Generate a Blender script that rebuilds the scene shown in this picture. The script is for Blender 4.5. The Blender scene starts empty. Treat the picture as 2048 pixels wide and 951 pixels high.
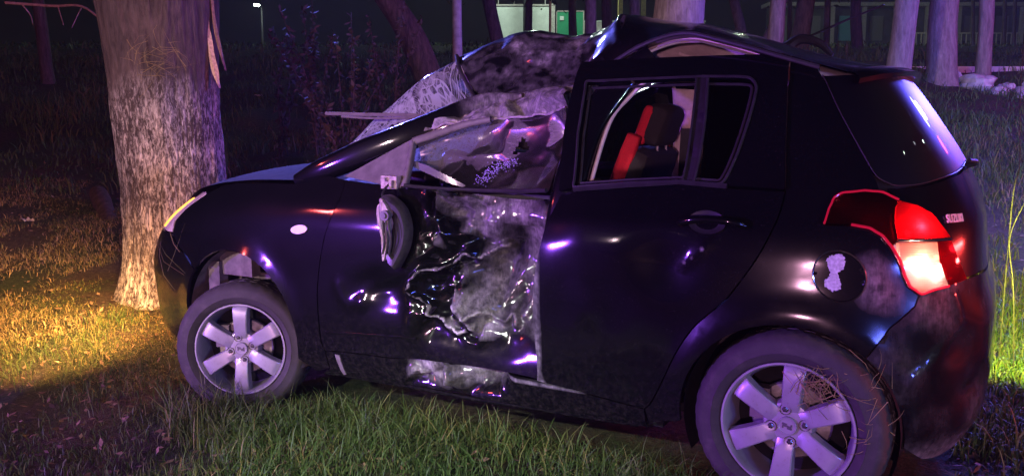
import bpy, math, random
import numpy as np
from mathutils import Vector, Matrix
from mathutils.geometry import delaunay_2d_cdt

random.seed(7)
rng = np.random.default_rng(11)
sc = bpy.context.scene
C = sc.collection
R = math.radians

# ------------------------------------------------------------------ camera
CAM = np.array([-0.5067, 3.45345, 1.24454])
YAW, PITCH = -1.05972, -0.14086
cam_d = bpy.data.cameras.new('camera'); cam = bpy.data.objects.new('camera', cam_d); C.objects.link(cam)
cam_d.sensor_width = 36.0; cam_d.lens = 36.0 * 1714.19 / 2048.0
cam_d.clip_start = 0.05; cam_d.clip_end = 2000
cam.location = CAM
fwd = Vector((math.cos(PITCH) * math.cos(YAW), math.cos(PITCH) * math.sin(YAW), math.sin(PITCH)))
cam.rotation_euler = fwd.to_track_quat('-Z', 'Y').to_euler()
sc.camera = cam
HF = np.array([math.cos(YAW), math.sin(YAW)])          # horizontal view heading, used for laying out the park
HR = np.array([math.sin(YAW), -math.cos(YAW)])

# ------------------------------------------------------------------ world, moonlight, exposure
wd = bpy.data.worlds.new('World'); sc.world = wd; wd.use_nodes = True
wn = wd.node_tree; wn.nodes.clear()
sky = wn.nodes.new('ShaderNodeTexSky'); sky.sky_type = 'NISHITA'; sky.sun_disc = False
sky.sun_elevation = R(38); sky.sun_rotation = R(120)
bg = wn.nodes.new('ShaderNodeBackground'); bg.inputs['Strength'].default_value = 0.00015
wo = wn.nodes.new('ShaderNodeOutputWorld')
wn.links.new(sky.outputs[0], bg.inputs[0]); wn.links.new(bg.outputs[0], wo.inputs[0])
sun_d = bpy.data.lights.new('moon', 'SUN'); sun_d.energy = 0.006; sun_d.angle = R(0.5); sun_d.color = (0.8, 0.85, 1.0)
sun = bpy.data.objects.new('moon', sun_d); C.objects.link(sun); sun.rotation_euler = (R(52), 0, R(-60))
sc.view_settings.view_transform = 'Standard'; sc.view_settings.look = 'None'
sc.view_settings.gamma = 1.0; sc.view_settings.exposure = 0.0; sc.view_settings.use_curve_mapping = False
sc.cycles.use_denoising = True
sc.cycles.use_adaptive_sampling = True; sc.cycles.adaptive_threshold = 0.02
sc.cycles.max_bounces = 6; sc.cycles.diffuse_bounces = 2; sc.cycles.glossy_bounces = 4
sc.cycles.transparent_max_bounces = 16; sc.cycles.transmission_bounces = 6
sc.cycles.caustics_reflective = False; sc.cycles.caustics_refractive = False
sc.cycles.sample_clamp_indirect = 4.0

# emergency and street lamps outside the picture, with unseen fill lights added among them
def lamp(name, kind, loc, energy, color, radius=0.1, aim=None, spot=60, blend=0.5, size=None):
    d = bpy.data.lights.new(name, kind); d.energy = energy; d.color = color
    if kind == 'SPOT': d.spot_size = R(spot); d.spot_blend = blend
    if kind == 'AREA':
        d.shape = 'RECTANGLE'; d.size, d.size_y = size
    else:
        d.shadow_soft_size = radius
    o = bpy.data.objects.new(name, d); C.objects.link(o); o.location = loc
    if aim is not None:
        o.rotation_euler = (Vector(aim) - Vector(loc)).to_track_quat('-Z', 'Y').to_euler()
    return o
LIGHTS = [
    ('beacon_violet', 'SPOT', (6.0, 7.2, 1.3), 5000, (0.30, 0.08, 1.0), 0.12, (0.9, 0.8, 0.30), 40, 1.0),
    ('beacon_magenta', 'POINT', (-1.7, 8.4, 1.15), 1050, (1.0, 0.46, 0.72), 0.12),
    ('pink_fill', 'SPOT', (3.4, 9.4, 2.3), 3700, (1.0, 0.68, 0.78), 0.12, (2.6, 0.0, 1.40), 29, 1.0),  # added fill spot, brightens the big tree and the driver door
    ('beacon_blue', 'POINT', (-2.7, -7.0, 3.5), 1000, (0.11, 0.12, 1.0), 0.30),
    ('side_glow_fill', 'POINT', (-1.35, -3.9, 2.3), 850, (0.14, 0.12, 1.0), 0.12),  # added lamp just out of frame, makes the haze glow at the right
    ('windscreen_fill', 'SPOT', (8.2, -5.6, 4.6), 8000, (0.16, 0.16, 1.0), 0.15, (1.9, 0.0, 1.1), 34, 0.8),  # added spot aimed to put blue on the shattered windscreen
    ('beacon_red', 'POINT', (7.5, 6.5, 3.0), 260, (1.0, 0.10, 0.10), 0.12),
    ('beacon_red_far', 'POINT', (-3.4, -9.5, 3.2), 200, (1.0, 0.06, 0.10), 0.2),
    ('headlamp_white', 'POINT', (-5.2, 2.6, 1.1), 190, (0.80, 0.92, 1.0), 0.05),
    ('street_light_white', 'POINT', (-6.4, -5.6, 6.2), 30, (0.85, 1.0, 0.95), 0.05),
    ('street_light_green', 'POINT', (-7.3, -0.3, 8.2), 30, (0.80, 1.0, 0.85), 0.05),
    ('light_bar_red', 'AREA', (-5.4, -1.9, 1.15), 240, (1.0, 0.05, 0.05), 0.1, (-0.4, 0.3, 0.6), 60, 0.5, (1.5, 0.14)),
    ('light_bar_blue', 'AREA', (-4.9, 4.0, 1.2), 150, (0.12, 0.16, 1.0), 0.1, (-0.2, 0.8, 0.6), 60, 0.5, (1.2, 0.14)),
    ('grass_fill', 'SPOT', (0.9, 5.4, 2.3), 1700, (0.93, 1.0, 0.86), 0.05, (1.25, 1.05, -0.1), 26, 1.0),  # added white fill spot for the grass in front of the sill
]
for a in LIGHTS: lamp(*a)

# ------------------------------------------------------------------ maths helpers
def hash3(ix, iy, iz, seed=0):
    h = (ix * 374761393 + iy * 668265263 + iz * 2147483647 + seed * 1274126177) & 0xffffffff
    h = ((h ^ (h >> 13)) * 1274126177) & 0xffffffff
    h = (h ^ (h >> 16)) & 0xffffffff
    return h.astype(np.float64) / 4294967295.0
def vnoise(P, seed=0):
    P = np.asarray(P, float); i = np.floor(P).astype(np.int64); f = P - i; f = f * f * (3 - 2 * f)
    out = 0
    for dx in (0, 1):
        for dy in (0, 1):
            for dz in (0, 1):
                w = (f[..., 0] if dx else 1 - f[..., 0]) * (f[..., 1] if dy else 1 - f[..., 1]) * (f[..., 2] if dz else 1 - f[..., 2])
                out = out + w * hash3(i[..., 0] + dx, i[..., 1] + dy, i[..., 2] + dz, seed)
    return out * 2 - 1
def fbm(P, oct=3, seed=0):
    P = np.asarray(P, float); o = 0; a = 1.0
    for k in range(oct):
        o = o + a * vnoise(P * 2 ** k, seed + k); a *= 0.5
    return o
def stack(*a): return np.stack(np.broadcast_arrays(*a), -1)
def catmull(pts, n=6, closed=False):
    P = np.asarray(pts, float)
    if len(P) < 3: return P
    Q = np.vstack([P[-1:], P, P[:2]]) if closed else np.vstack([2 * P[0] - P[1], P, 2 * P[-1] - P[-2]])
    out = []
    for k in range(1, len(Q) - 2):
        p0, p1, p2, p3 = Q[k - 1], Q[k], Q[k + 1], Q[k + 2]
        for t in np.arange(n) / n:
            out.append(.5 * (2 * p1 + (p2 - p0) * t + (2 * p0 - 5 * p1 + 4 * p2 - p3) * t * t + (3 * p1 - p0 - 3 * p2 + p3) * t ** 3))
    if not closed: out.append(P[-1])
    return np.array(out)
def resample(poly, h, closed=True):
    P = np.asarray(poly, float); out = []
    n = len(P)
    for k in range(n if closed else n - 1):
        a, b = P[k], P[(k + 1) % n]; L = np.linalg.norm(b - a)
        m = max(1, int(math.ceil(L / h)))
        for t in range(m): out.append(a + (b - a) * t / m)
    if not closed: out.append(P[-1])
    out = np.array(out)
    keep = np.r_[True, np.linalg.norm(np.diff(out, axis=0), axis=1) > 1e-5]
    return out[keep]
def inpoly(P, poly):
    P = np.asarray(P); x, y = P[:, 0], P[:, 1]; c = np.zeros(len(P), bool); n = len(poly)
    for i in range(n):
        x1, y1 = poly[i]; x2, y2 = poly[(i + 1) % n]
        cond = (y1 > y) != (y2 > y)
        if y2 != y1:
            c ^= cond & (x < (x2 - x1) * (y - y1) / (y2 - y1) + x1)
    return c
def dpoly(P, line):
    P = np.asarray(P, float)[:, :2]; L = np.asarray(line, float); d = np.full(len(P), 1e9)
    for a, b in zip(L[:-1], L[1:]):
        ab = b - a; t = np.clip(((P - a) @ ab) / max(ab @ ab, 1e-12), 0, 1)
        d = np.minimum(d, np.linalg.norm(P - a - t[:, None] * ab, axis=1))
    return d
def inset(poly, w):
    P = np.asarray(poly, float); n = len(P)
    A = 0.5 * np.sum(P[:, 0] * np.roll(P[:, 1], -1) - np.roll(P[:, 0], -1) * P[:, 1])
    e = np.roll(P, -1, 0) - P; e /= np.maximum(np.linalg.norm(e, axis=1), 1e-9)[:, None]
    nn = np.stack([-e[:, 1], e[:, 0]], -1) * (1 if A > 0 else -1)
    m = nn + np.roll(nn, 1, 0); l = np.maximum((m * m).sum(1), 0.5)
    return P + m * (2 * w / l)[:, None]
def smooth01(t): t = np.clip(t, 0, 1); return t * t * (3 - 2 * t)

# ------------------------------------------------------------------ mesh building
class MB:
    def __init__(s): s.V = []; s.F = []; s.n = 0
    def add(s, V, F):
        V = np.asarray(V, float).reshape(-1, 3); s.V.append(V)
        s.F += [tuple(int(i) + s.n for i in f) for f in F]; s.n += len(V); return s
    def grid(s, P, cu=False, cv=False):
        P = np.asarray(P, float); n, m = P.shape[:2]; F = []
        for i in range(n if cu else n - 1):
            for j in range(m if cv else m - 1):
                a, b = i * m + j, i * m + (j + 1) % m
                c, d = ((i + 1) % n) * m + (j + 1) % m, ((i + 1) % n) * m + j
                F.append((a, b, c, d))
        return s.add(P.reshape(-1, 3), F)
    def box(s, c, size, rot=None):
        x, y, z = [k / 2 for k in size]
        V = np.array([[i, j, k] for i in (-x, x) for j in (-y, y) for k in (-z, z)])
        if rot is not None: V = V @ np.array(rot).T
        return s.add(V + np.array(c), [(0, 1, 3, 2), (4, 6, 7, 5), (0, 4, 5, 1), (2, 3, 7, 6), (0, 2, 6, 4), (1, 5, 7, 3)])
    def tube(s, path, r, seg=8, cap=True, sx=1.0):
        P = np.asarray(path, float); n = len(P); r = np.broadcast_to(np.asarray(r, float), (n,))
        T = np.gradient(P, axis=0); T /= np.maximum(np.linalg.norm(T, axis=1), 1e-9)[:, None]
        up = np.array([0, 0, 1.]) if abs(T[0, 2]) < .9 else np.array([1., 0, 0])
        G = []
        u = np.cross(T[0], up); u /= np.linalg.norm(u)
        a = np.linspace(0, 2 * np.pi, seg, endpoint=False)
        for k in range(n):
            u = u - T[k] * (u @ T[k]); u /= max(np.linalg.norm(u), 1e-9); v = np.cross(T[k], u)
            G.append(P[k] + r[k] * (np.cos(a)[:, None] * u * sx + np.sin(a)[:, None] * v))
        G = np.array(G); b = s.n; s.grid(G, cv=True)
        if cap:
            s.F.append(tuple(b + i for i in range(seg))[::-1]); s.F.append(tuple(b + (n - 1) * seg + i for i in range(seg)))
        return s
    def lathe(s, prof, seg=48, axis='y', closed=False):
        prof = np.asarray(prof, float); a = np.linspace(0, 2 * np.pi, seg, endpoint=False)
        r, h = prof[:, 0], prof[:, 1]
        G = np.stack([r[:, None] * np.cos(a), np.broadcast_to(h[:, None], (len(r), seg)), r[:, None] * np.sin(a)], -1)
        if axis == 'z': G = G[..., [0, 2, 1]]
        return s.grid(G, cu=closed, cv=True)
    def data(s): return (np.vstack(s.V) if s.V else np.zeros((0, 3))), s.F

def make_mesh(name, V, F, mat=None, smooth=True, angle=40, attrs=None):
    me = bpy.data.meshes.new(name)
    me.from_pydata(np.asarray(V, float).tolist(), [], F)
    if attrs:
        for k, v in attrs.items():
            at = me.attributes.new(k, 'FLOAT', 'POINT'); at.data.foreach_set('value', np.asarray(v, np.float32))
    if mat: me.materials.append(mat)
    if smooth:
        me.polygons.foreach_set('use_smooth', [True] * len(me.polygons))
        if angle: me.set_sharp_from_angle(angle=R(angle))
    me.update(); return me
def tris_mesh(name, V, T, mat, attrs=None, smooth=False):
    """large triangle soups, numpy only"""
    me = bpy.data.meshes.new(name); V = np.asarray(V, np.float32); T = np.asarray(T, np.int32)
    me.vertices.add(len(V)); me.vertices.foreach_set('co', V.ravel())
    me.loops.add(T.size); me.loops.foreach_set('vertex_index', T.ravel())
    me.polygons.add(len(T)); me.polygons.foreach_set('loop_start', np.arange(0, T.size, T.shape[1], dtype=np.int32))
    if smooth: me.polygons.foreach_set('use_smooth', [True] * len(T))
    if attrs:
        for k, v in attrs.items():
            at = me.attributes.new(k, 'FLOAT', 'POINT'); at.data.foreach_set('value', np.asarray(v, np.float32))
    me.materials.append(mat); me.update(calc_edges=True); return me
def obj(name, me, parent=None, loc=None):
    o = bpy.data.objects.new(name, me); C.objects.link(o)
    if parent is not None: o.parent = parent
    if loc is not None: o.location = loc
    return o
def tag(o, label=None, cat=None, group=None, kind=None):
    if label: o['label'] = label
    if cat: o['category'] = cat
    if group: o['group'] = group
    if kind: o['kind'] = kind
    return o

# ------------------------------------------------------------------ materials
def nodes(name):
    m = bpy.data.materials.new(name); m.use_nodes = True; t = m.node_tree
    b = t.nodes['Principled BSDF']; return m, t, b
def N(t, typ, **kw):
    n = t.nodes.new(typ)
    for k, v in kw.items():
        if k.startswith('i_'):
            key = k[2:]; key = int(key) if key.isdigit() else key.replace('_', ' ')
            n.inputs[key].default_value = v
        else: setattr(n, k, v)
    return n
def L(t, a, b): t.links.new(a, b)
def ramp(t, fac, stops, interp='LINEAR'):
    n = t.nodes.new('ShaderNodeValToRGB'); n.color_ramp.interpolation = interp
    e = n.color_ramp.elements
    while len(e) < len(stops): e.new(0.5)
    for k, (p, c) in enumerate(stops):
        e[k].position = p; e[k].color = (*c, 1) if len(c) == 3 else c
    if fac is not None: L(t, fac, n.inputs[0])
    return n.outputs[0]
def g(v): return (v, v, v)
def coords(t, scale=(1, 1, 1), which='Object'):
    tc = t.nodes.new('ShaderNodeTexCoord'); mp = t.nodes.new('ShaderNodeMapping'); mp.inputs['Scale'].default_value = scale
    L(t, tc.outputs[which], mp.inputs[0]); return mp.outputs[0]
def noise(t, vec, scale, detail=4, rough=.55, dist=0):
    n = N(t, 'ShaderNodeTexNoise'); n.inputs['Scale'].default_value = scale; n.inputs['Detail'].default_value = detail
    n.inputs['Roughness'].default_value = rough; n.inputs['Distortion'].default_value = dist
    if vec is not None: L(t, vec, n.inputs['Vector'])
    return n.outputs['Fac']
def math2(t, op, a, b, clamp=False):
    n = N(t, 'ShaderNodeMath', operation=op, use_clamp=clamp)
    for k, v in ((0, a), (1, b)):
        if hasattr(v, 'links'): L(t, v, n.inputs[k])
        elif v is not None: n.inputs[k].default_value = v
    return n.outputs[0]
def mixc(t, f, a, b):
    n = N(t, 'ShaderNodeMix', data_type='RGBA')
    for s, v in ((n.inputs[0], f), (n.inputs[6], a), (n.inputs[7], b)):
        if hasattr(v, 'links'): L(t, v, s)
        else: s.default_value = (*v, 1) if isinstance(v, tuple) and len(v) == 3 else v
    return n.outputs[2]
def attr(t, name):
    n = N(t, 'ShaderNodeAttribute', attribute_name=name); return n.outputs['Fac']
def bump(t, b, h, strength=.3, dist=.01):
    n = N(t, 'ShaderNodeBump'); n.inputs['Strength'].default_value = strength; n.inputs['Distance'].default_value = dist
    L(t, h, n.inputs['Height']); L(t, n.outputs[0], b.inputs['Normal']); return n
def plain(name, col, rough=.6, metal=0., var=.25, scale=30, bmp=.0, coat=0., spec=.5):
    m, t, b = nodes(name); v = coords(t)
    nz = noise(t, v, scale, 5)
    c2 = tuple(k * (1 - var) for k in col); c3 = tuple(min(1, k * (1 + var)) for k in col)
    L(t, ramp(t, nz, [(.3, c2), (.7, c3)]), b.inputs['Base Color'])
    b.inputs['Roughness'].default_value = rough; b.inputs['Metallic'].default_value = metal
    b.inputs['Coat Weight'].default_value = coat; b.inputs['Specular IOR Level'].default_value = spec
    if bmp: bump(t, b, nz, bmp, .004)
    return m
# paint: black gloss with road dust; the point attribute "scuff" says where the paint is scraped off
def paint_mat(name='black_car_paint', crough=0.):
    m, t, b = nodes(name)
    v = coords(t)
    sc_ = attr(t, 'scuff')
    fine = noise(t, coords(t, (170, 170, 15)), 1.0, 4, .6, .3); mid = noise(t, coords(t, (45, 45, 9)), 1.0, 5, .65, .8)
    big = noise(t, v, 11, 4); swirl = noise(t, coords(t, (30, 30, 90)), 1.0, 3, .6, 1.5)
    pat = math2(t, 'ADD', math2(t, 'ADD', math2(t, 'MULTIPLY', fine, .36), math2(t, 'MULTIPLY', mid, .34)), math2(t, 'ADD', math2(t, 'MULTIPLY', big, .18), math2(t, 'MULTIPLY', swirl, .12)))
    k = math2(t, 'MULTIPLY', math2(t, 'SUBTRACT', pat, math2(t, 'SUBTRACT', .98, math2(t, 'MULTIPLY', sc_, .82))), 2.6, True)
    k = math2(t, 'MULTIPLY', k, math2(t, 'MINIMUM', math2(t, 'MULTIPLY', sc_, 2.5), 1.0))
    k = math2(t, 'MAXIMUM', k, math2(t, 'MULTIPLY', math2(t, 'SUBTRACT', sc_, .3), math2(t, 'MULTIPLY', math2(t, 'MULTIPLY', mid, math2(t, 'ADD', math2(t, 'MULTIPLY', fine, 1.1), .25)), 2.7)), True)
    dust = noise(t, v, 240, 2); dmask = ramp(t, dust, [(.66, g(0)), (.72, g(1))])
    film = noise(t, v, 5, 4)
    base = mixc(t, math2(t, 'MULTIPLY', dmask, .06), (0.0018, 0.0020, 0.0024), (.25, .24, .22))
    sx = N(t, 'ShaderNodeSeparateXYZ'); L(t, v, sx.inputs[0])
    mud = math2(t, 'MULTIPLY', math2(t, 'MULTIPLY', math2(t, 'SUBTRACT', .52, sx.outputs[2]), 3.0, True), ramp(t, noise(t, v, 55, 6, .75), [(.45, g(0)), (.68, g(1))]))
    base = mixc(t, math2(t, 'MULTIPLY', mud, .16), base, (.075, .062, .05))
    scr = ramp(t, noise(t, v, 40, 4), [(.3, (.13, .12, .12)), (.7, (.50, .46, .46))])
    L(t, mixc(t, k, base, scr), b.inputs['Base Color'])
    rg = math2(t, 'ADD', math2(t, 'MULTIPLY', film, .25), .28)
    rr = N(t, 'ShaderNodeMix'); L(t, k, rr.inputs[0]); L(t, rg, rr.inputs[2]); rr.inputs[3].default_value = .55
    L(t, rr.outputs[0], b.inputs['Roughness'])
    inv_ = math2(t, 'SUBTRACT', 1.0, math2(t, 'MAXIMUM', k, math2(t, 'MULTIPLY', math2(t, 'SUBTRACT', sc_, .25), 1.45, True)), True)
    L(t, math2(t, 'MULTIPLY', inv_, 1.0), b.inputs['Coat Weight']); L(t, math2(t, 'ADD', math2(t, 'MULTIPLY', film, .05 + crough), .008 + crough * .6), b.inputs['Coat Roughness'])
    b.inputs['Specular IOR Level'].default_value = .03
    bp = N(t, 'ShaderNodeBump'); bp.inputs['Strength'].default_value = .35; bp.inputs['Distance'].default_value = .003
    L(t, k, bp.inputs['Height']); L(t, bp.outputs[0], b.inputs['Normal'])
    return m
PAINT = paint_mat(crough=.05); DPAINT = paint_mat('dusty_black_paint', .3); QPAINT = paint_mat('rear_black_paint', .10)
BLACKPL = plain('black_plastic', (.014, .013, .014), .5, var=.3, scale=60, spec=.2)
GREYPL = plain('grey_plastic', (.10, .085, .085), .55, var=.3, scale=25, bmp=.1)
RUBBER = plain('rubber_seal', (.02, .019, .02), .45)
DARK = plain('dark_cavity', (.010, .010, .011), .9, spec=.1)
LINER = plain('wheel_well_liner', (.10, .085, .08), .85, var=.5, scale=18, bmp=.3)
BEIGE = plain('beige_trim', (.56, .46, .42), .8, var=.12, scale=40, bmp=.1)
SEATB = plain('black_seat_fabric', (.022, .019, .020), .9, var=.35, scale=260, bmp=.35)
SEATR = plain('red_seat_fabric', (.62, .012, .03), .85, var=.18, scale=260, bmp=.3)
STEEL = plain('bare_steel', (.42, .40, .40), .38, .9, var=.3, scale=70)
CHROME = plain('chrome', (.75, .75, .77), .14, 1., var=.08)
DISC = plain('brake_disc', (.25, .24, .23), .45, .9, var=.4, scale=30)
FOAMY = plain('broken_mirror_plastic', (.32, .26, .24), .7, var=.5, scale=60, bmp=.4)

def alloy_mat():
    m, t, b = nodes('silver_alloy'); v = coords(t)
    a = noise(t, v, 9, 5); d = noise(t, v, 90, 3)
    col = ramp(t, a, [(.3, (.21, .21, .23)), (.7, (.33, .33, .35))])
    L(t, mixc(t, ramp(t, d, [(.62, g(0)), (.74, g(.7))]), col, (.22, .19, .17)), b.inputs['Base Color'])
    b.inputs['Metallic'].default_value = .35; b.inputs['Roughness'].default_value = .42
    b.inputs['Coat Weight'].default_value = .25; b.inputs['Coat Roughness'].default_value = .2
    return m
ALLOY = alloy_mat()
def tyre_mat():
    m, t, b = nodes('dusty_tyre'); v = coords(t)
    a = noise(t, v, 14, 6, .65); f = noise(t, v, 120, 3)
    col = ramp(t, a, [(.3, (.016, .015, .015)), (.55, (.028, .025, .024)), (.8, (.07, .06, .055))])
    L(t, mixc(t, math2(t, 'MULTIPLY', f, .4), col, (.045, .04, .037)), b.inputs['Base Color'])
    b.inputs['Roughness'].default_value = .8; bump(t, b, f, .25, .003)
    return m
TYRE = tyre_mat()
def glass_mat(name, tint, mixf=.12, rough=.02, two=0.):
    """thin tinted pane: sees through by the tint, mirrors by fresnel"""
    m = bpy.data.materials.new(name); m.use_nodes = True; t = m.node_tree; t.nodes.remove(t.nodes['Principled BSDF'])
    out = t.nodes['Material Output']
    tr = N(t, 'ShaderNodeBsdfTransparent'); tr.inputs[0].default_value = (*tint, 1)
    gl = N(t, 'ShaderNodeBsdfGlossy'); gl.inputs['Roughness'].default_value = rough
    go = gl.outputs[0]
    if two:
        g2 = N(t, 'ShaderNodeBsdfGlossy'); g2.inputs['Roughness'].default_value = .015; g2.inputs[0].default_value = (.8, .8, .8, 1); gl.inputs[0].default_value = (.50, .50, .62, 1)
        ms = N(t, 'ShaderNodeMixShader'); ms.inputs[0].default_value = two; L(t, gl.outputs[0], ms.inputs[1]); L(t, g2.outputs[0], ms.inputs[2]); go = ms.outputs[0]
    fr = N(t, 'ShaderNodeFresnel'); fr.inputs[0].default_value = 1.5
    f = math2(t, 'ADD', fr.outputs[0], mixf * .3, True)
    mx = N(t, 'ShaderNodeMixShader'); L(t, f, mx.inputs[0]); L(t, tr.outputs[0], mx.inputs[1]); L(t, go, mx.inputs[2])
    L(t, mx.outputs[0], out.inputs[0]); return m
TINT = glass_mat('tinted_glass', (.05, .05, .06))
DTINT = glass_mat('dark_tinted_glass', (.012, .012, .016), .12, .08); DUSTG = glass_mat('dusty_rear_glass', (.012, .012, .016), .04, .48, .22)
CLEAR = glass_mat('clear_glass', (.55, .57, .58))

def cracked_mat():
    """laminated windscreen: cracks scatter light, the clear bits stay see-through. cu, cv = metres from the impact point on the pane"""
    m = bpy.data.materials.new('shattered_windscreen'); m.use_nodes = True; t = m.node_tree; t.nodes.remove(t.nodes['Principled BSDF'])
    out = t.nodes['Material Output']
    u, w = attr(t, 'cu'), attr(t, 'cv')
    r = math2(t, 'SQRT', math2(t, 'ADD', math2(t, 'MULTIPLY', u, u), math2(t, 'MULTIPLY', w, w)), None)
    an = math2(t, 'ARCTAN2', w, u)
    cb = N(t, 'ShaderNodeCombineXYZ'); L(t, u, cb.inputs[0]); L(t, w, cb.inputs[1])
    po = N(t, 'ShaderNodeCombineXYZ'); L(t, math2(t, 'MULTIPLY', an, 17.0), po.inputs[0]); L(t, math2(t, 'MULTIPLY', r, 2.2), po.inputs[1])
    def edges(vec, scale, width, rnd=1.0):
        wv = N(t, 'ShaderNodeTexNoise'); wv.inputs['Scale'].default_value = scale * .35; L(t, vec, wv.inputs['Vector'])
        ad = N(t, 'ShaderNodeVectorMath', operation='MULTIPLY_ADD'); L(t, wv.outputs['Color'], ad.inputs[0]); ad.inputs[1].default_value = (.5 / scale,) * 3; L(t, vec, ad.inputs[2])
        vo = N(t, 'ShaderNodeTexVoronoi', feature='DISTANCE_TO_EDGE'); vo.inputs['Scale'].default_value = scale; L(t, ad.outputs[0], vo.inputs['Vector'])
        return math2(t, 'LESS_THAN', vo.outputs['Distance'], width)
    rad = edges(po.outputs[0], 1.0, .035)
    fine = edges(cb.outputs[0], 46, .10); mid = edges(cb.outputs[0], 19, .028)
    nz = noise(t, cb.outputs[0], 5, 4)
    lowf = math2(t, 'LESS_THAN', math2(t, 'ADD', w, math2(t, 'MULTIPLY', nz, .30)), .06)      # lower part is crazed much finer
    crz = math2(t, 'MULTIPLY', fine, math2(t, 'MAXIMUM', lowf, math2(t, 'LESS_THAN', r, .10)))
    fade = math2(t, 'SUBTRACT', 1.0, math2(t, 'MULTIPLY', r, 1.9), True)
    var_ = noise(t, cb.outputs[0], 14, 3)
    k = math2(t, 'ADD', math2(t, 'MULTIPLY', fine, .13), math2(t, 'ADD', math2(t, 'MULTIPLY', mid, math2(t, 'MULTIPLY', var_, .75)), math2(t, 'MULTIPLY', rad, math2(t, 'MULTIPLY', fade, .75))), True)
    k = math2(t, 'MAXIMUM', k, math2(t, 'MULTIPLY', crz, .8))
    hz = ramp(t, noise(t, cb.outputs[0], 30, 5), [(.38, g(0)), (.62, g(1))])
    haze = math2(t, 'MULTIPLY', hz, math2(t, 'ADD', math2(t, 'MULTIPLY', lowf, 1.0), math2(t, 'MULTIPLY', math2(t, 'LESS_THAN', r, .13), .5)), True)
    k = math2(t, 'ADD', math2(t, 'MULTIPLY', math2(t, 'MAXIMUM', k, haze), .95), .035, True)
    tr = N(t, 'ShaderNodeBsdfTransparent'); tr.inputs[0].default_value = (.55, .6, .62, 1)
    df = N(t, 'ShaderNodeBsdfDiffuse'); df.inputs[0].default_value = (.75, .78, .8, 1)
    tl = N(t, 'ShaderNodeBsdfTranslucent'); tl.inputs[0].default_value = (.8, .82, .85, 1)
    gl = N(t, 'ShaderNodeBsdfGlossy'); gl.inputs['Roughness'].default_value = .06; gl.inputs[0].default_value = (.5, .5, .5, 1)
    a = N(t, 'ShaderNodeMixShader'); a.inputs[0].default_value = .55; L(t, df.outputs[0], a.inputs[1]); L(t, tl.outputs[0], a.inputs[2])
    b = N(t, 'ShaderNodeMixShader'); b.inputs[0].default_value = .25; L(t, a.outputs[0], b.inputs[1]); L(t, gl.outputs[0], b.inputs[2])
    fr = N(t, 'ShaderNodeFresnel'); fr.inputs[0].default_value = 1.45
    c = N(t, 'ShaderNodeMixShader'); L(t, fr.outputs[0], c.inputs[0]); L(t, tr.outputs[0], c.inputs[1]); L(t, gl.outputs[0], c.inputs[2])
    d = N(t, 'ShaderNodeMixShader'); L(t, k, d.inputs[0]); L(t, c.outputs[0], d.inputs[1]); L(t, b.outputs[0], d.inputs[2])
    L(t, d.outputs[0], out.inputs[0]); return m
CRACKED = cracked_mat()
def film_mat():
    """side window held together by its tint film: milky, scraped, half see-through"""
    m = bpy.data.materials.new('filmed_side_glass'); m.use_nodes = True; t = m.node_tree; t.nodes.remove(t.nodes['Principled BSDF'])
    out = t.nodes['Material Output']; v = coords(t)
    s = attr(t, 'scuff')
    st = noise(t, coords(t, (10, 10, 30)), 4, 6, .7, 1.0)
    k = math2(t, 'MULTIPLY', math2(t, 'SUBTRACT', math2(t, 'ADD', s, st), .62), 1.7, True)
    k = math2(t, 'ADD', math2(t, 'MULTIPLY', k, .6), .24, True)
    tr = N(t, 'ShaderNodeBsdfTransparent'); tr.inputs[0].default_value = (.42, .40, .44, 1)
    df = N(t, 'ShaderNodeBsdfDiffuse'); df.inputs[0].default_value = (.34, .30, .31, 1)
    gl = N(t, 'ShaderNodeBsdfGlossy'); gl.inputs['Roughness'].default_value = .2; gl.inputs[0].default_value = (.6, .6, .6, 1)
    fr = N(t, 'ShaderNodeFresnel'); fr.inputs[0].default_value = 1.5
    a = N(t, 'ShaderNodeMixShader'); L(t, k, a.inputs[0]); L(t, tr.outputs[0], a.inputs[1]); L(t, df.outputs[0], a.inputs[2])
    b = N(t, 'ShaderNodeMixShader'); L(t, fr.outputs[0], b.inputs[0]); L(t, a.outputs[0], b.inputs[1]); L(t, gl.outputs[0], b.inputs[2])
    L(t, b.outputs[0], out.inputs[0]); return m
FILM = film_mat()
def emit_mat(name, col, strength, base=(.3, .02, .02)):
    m, t, b = nodes(name); v = coords(t)
    L(t, mixc(t, noise(t, v, 60, 2), tuple(k * .8 for k in base), base), b.inputs['Base Color'])
    b.inputs['Emission Color'].default_value = (*col, 1); b.inputs['Emission Strength'].default_value = strength
    b.inputs['Roughness'].default_value = .15; return m
LAMPRED = emit_mat('red_lamp_lens', (1, .01, .03), .035, (.06, .003, .006))
LAMPGLOW = emit_mat('lit_red_lens', (1, .008, .04), .75, (.4, .01, .01))
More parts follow.
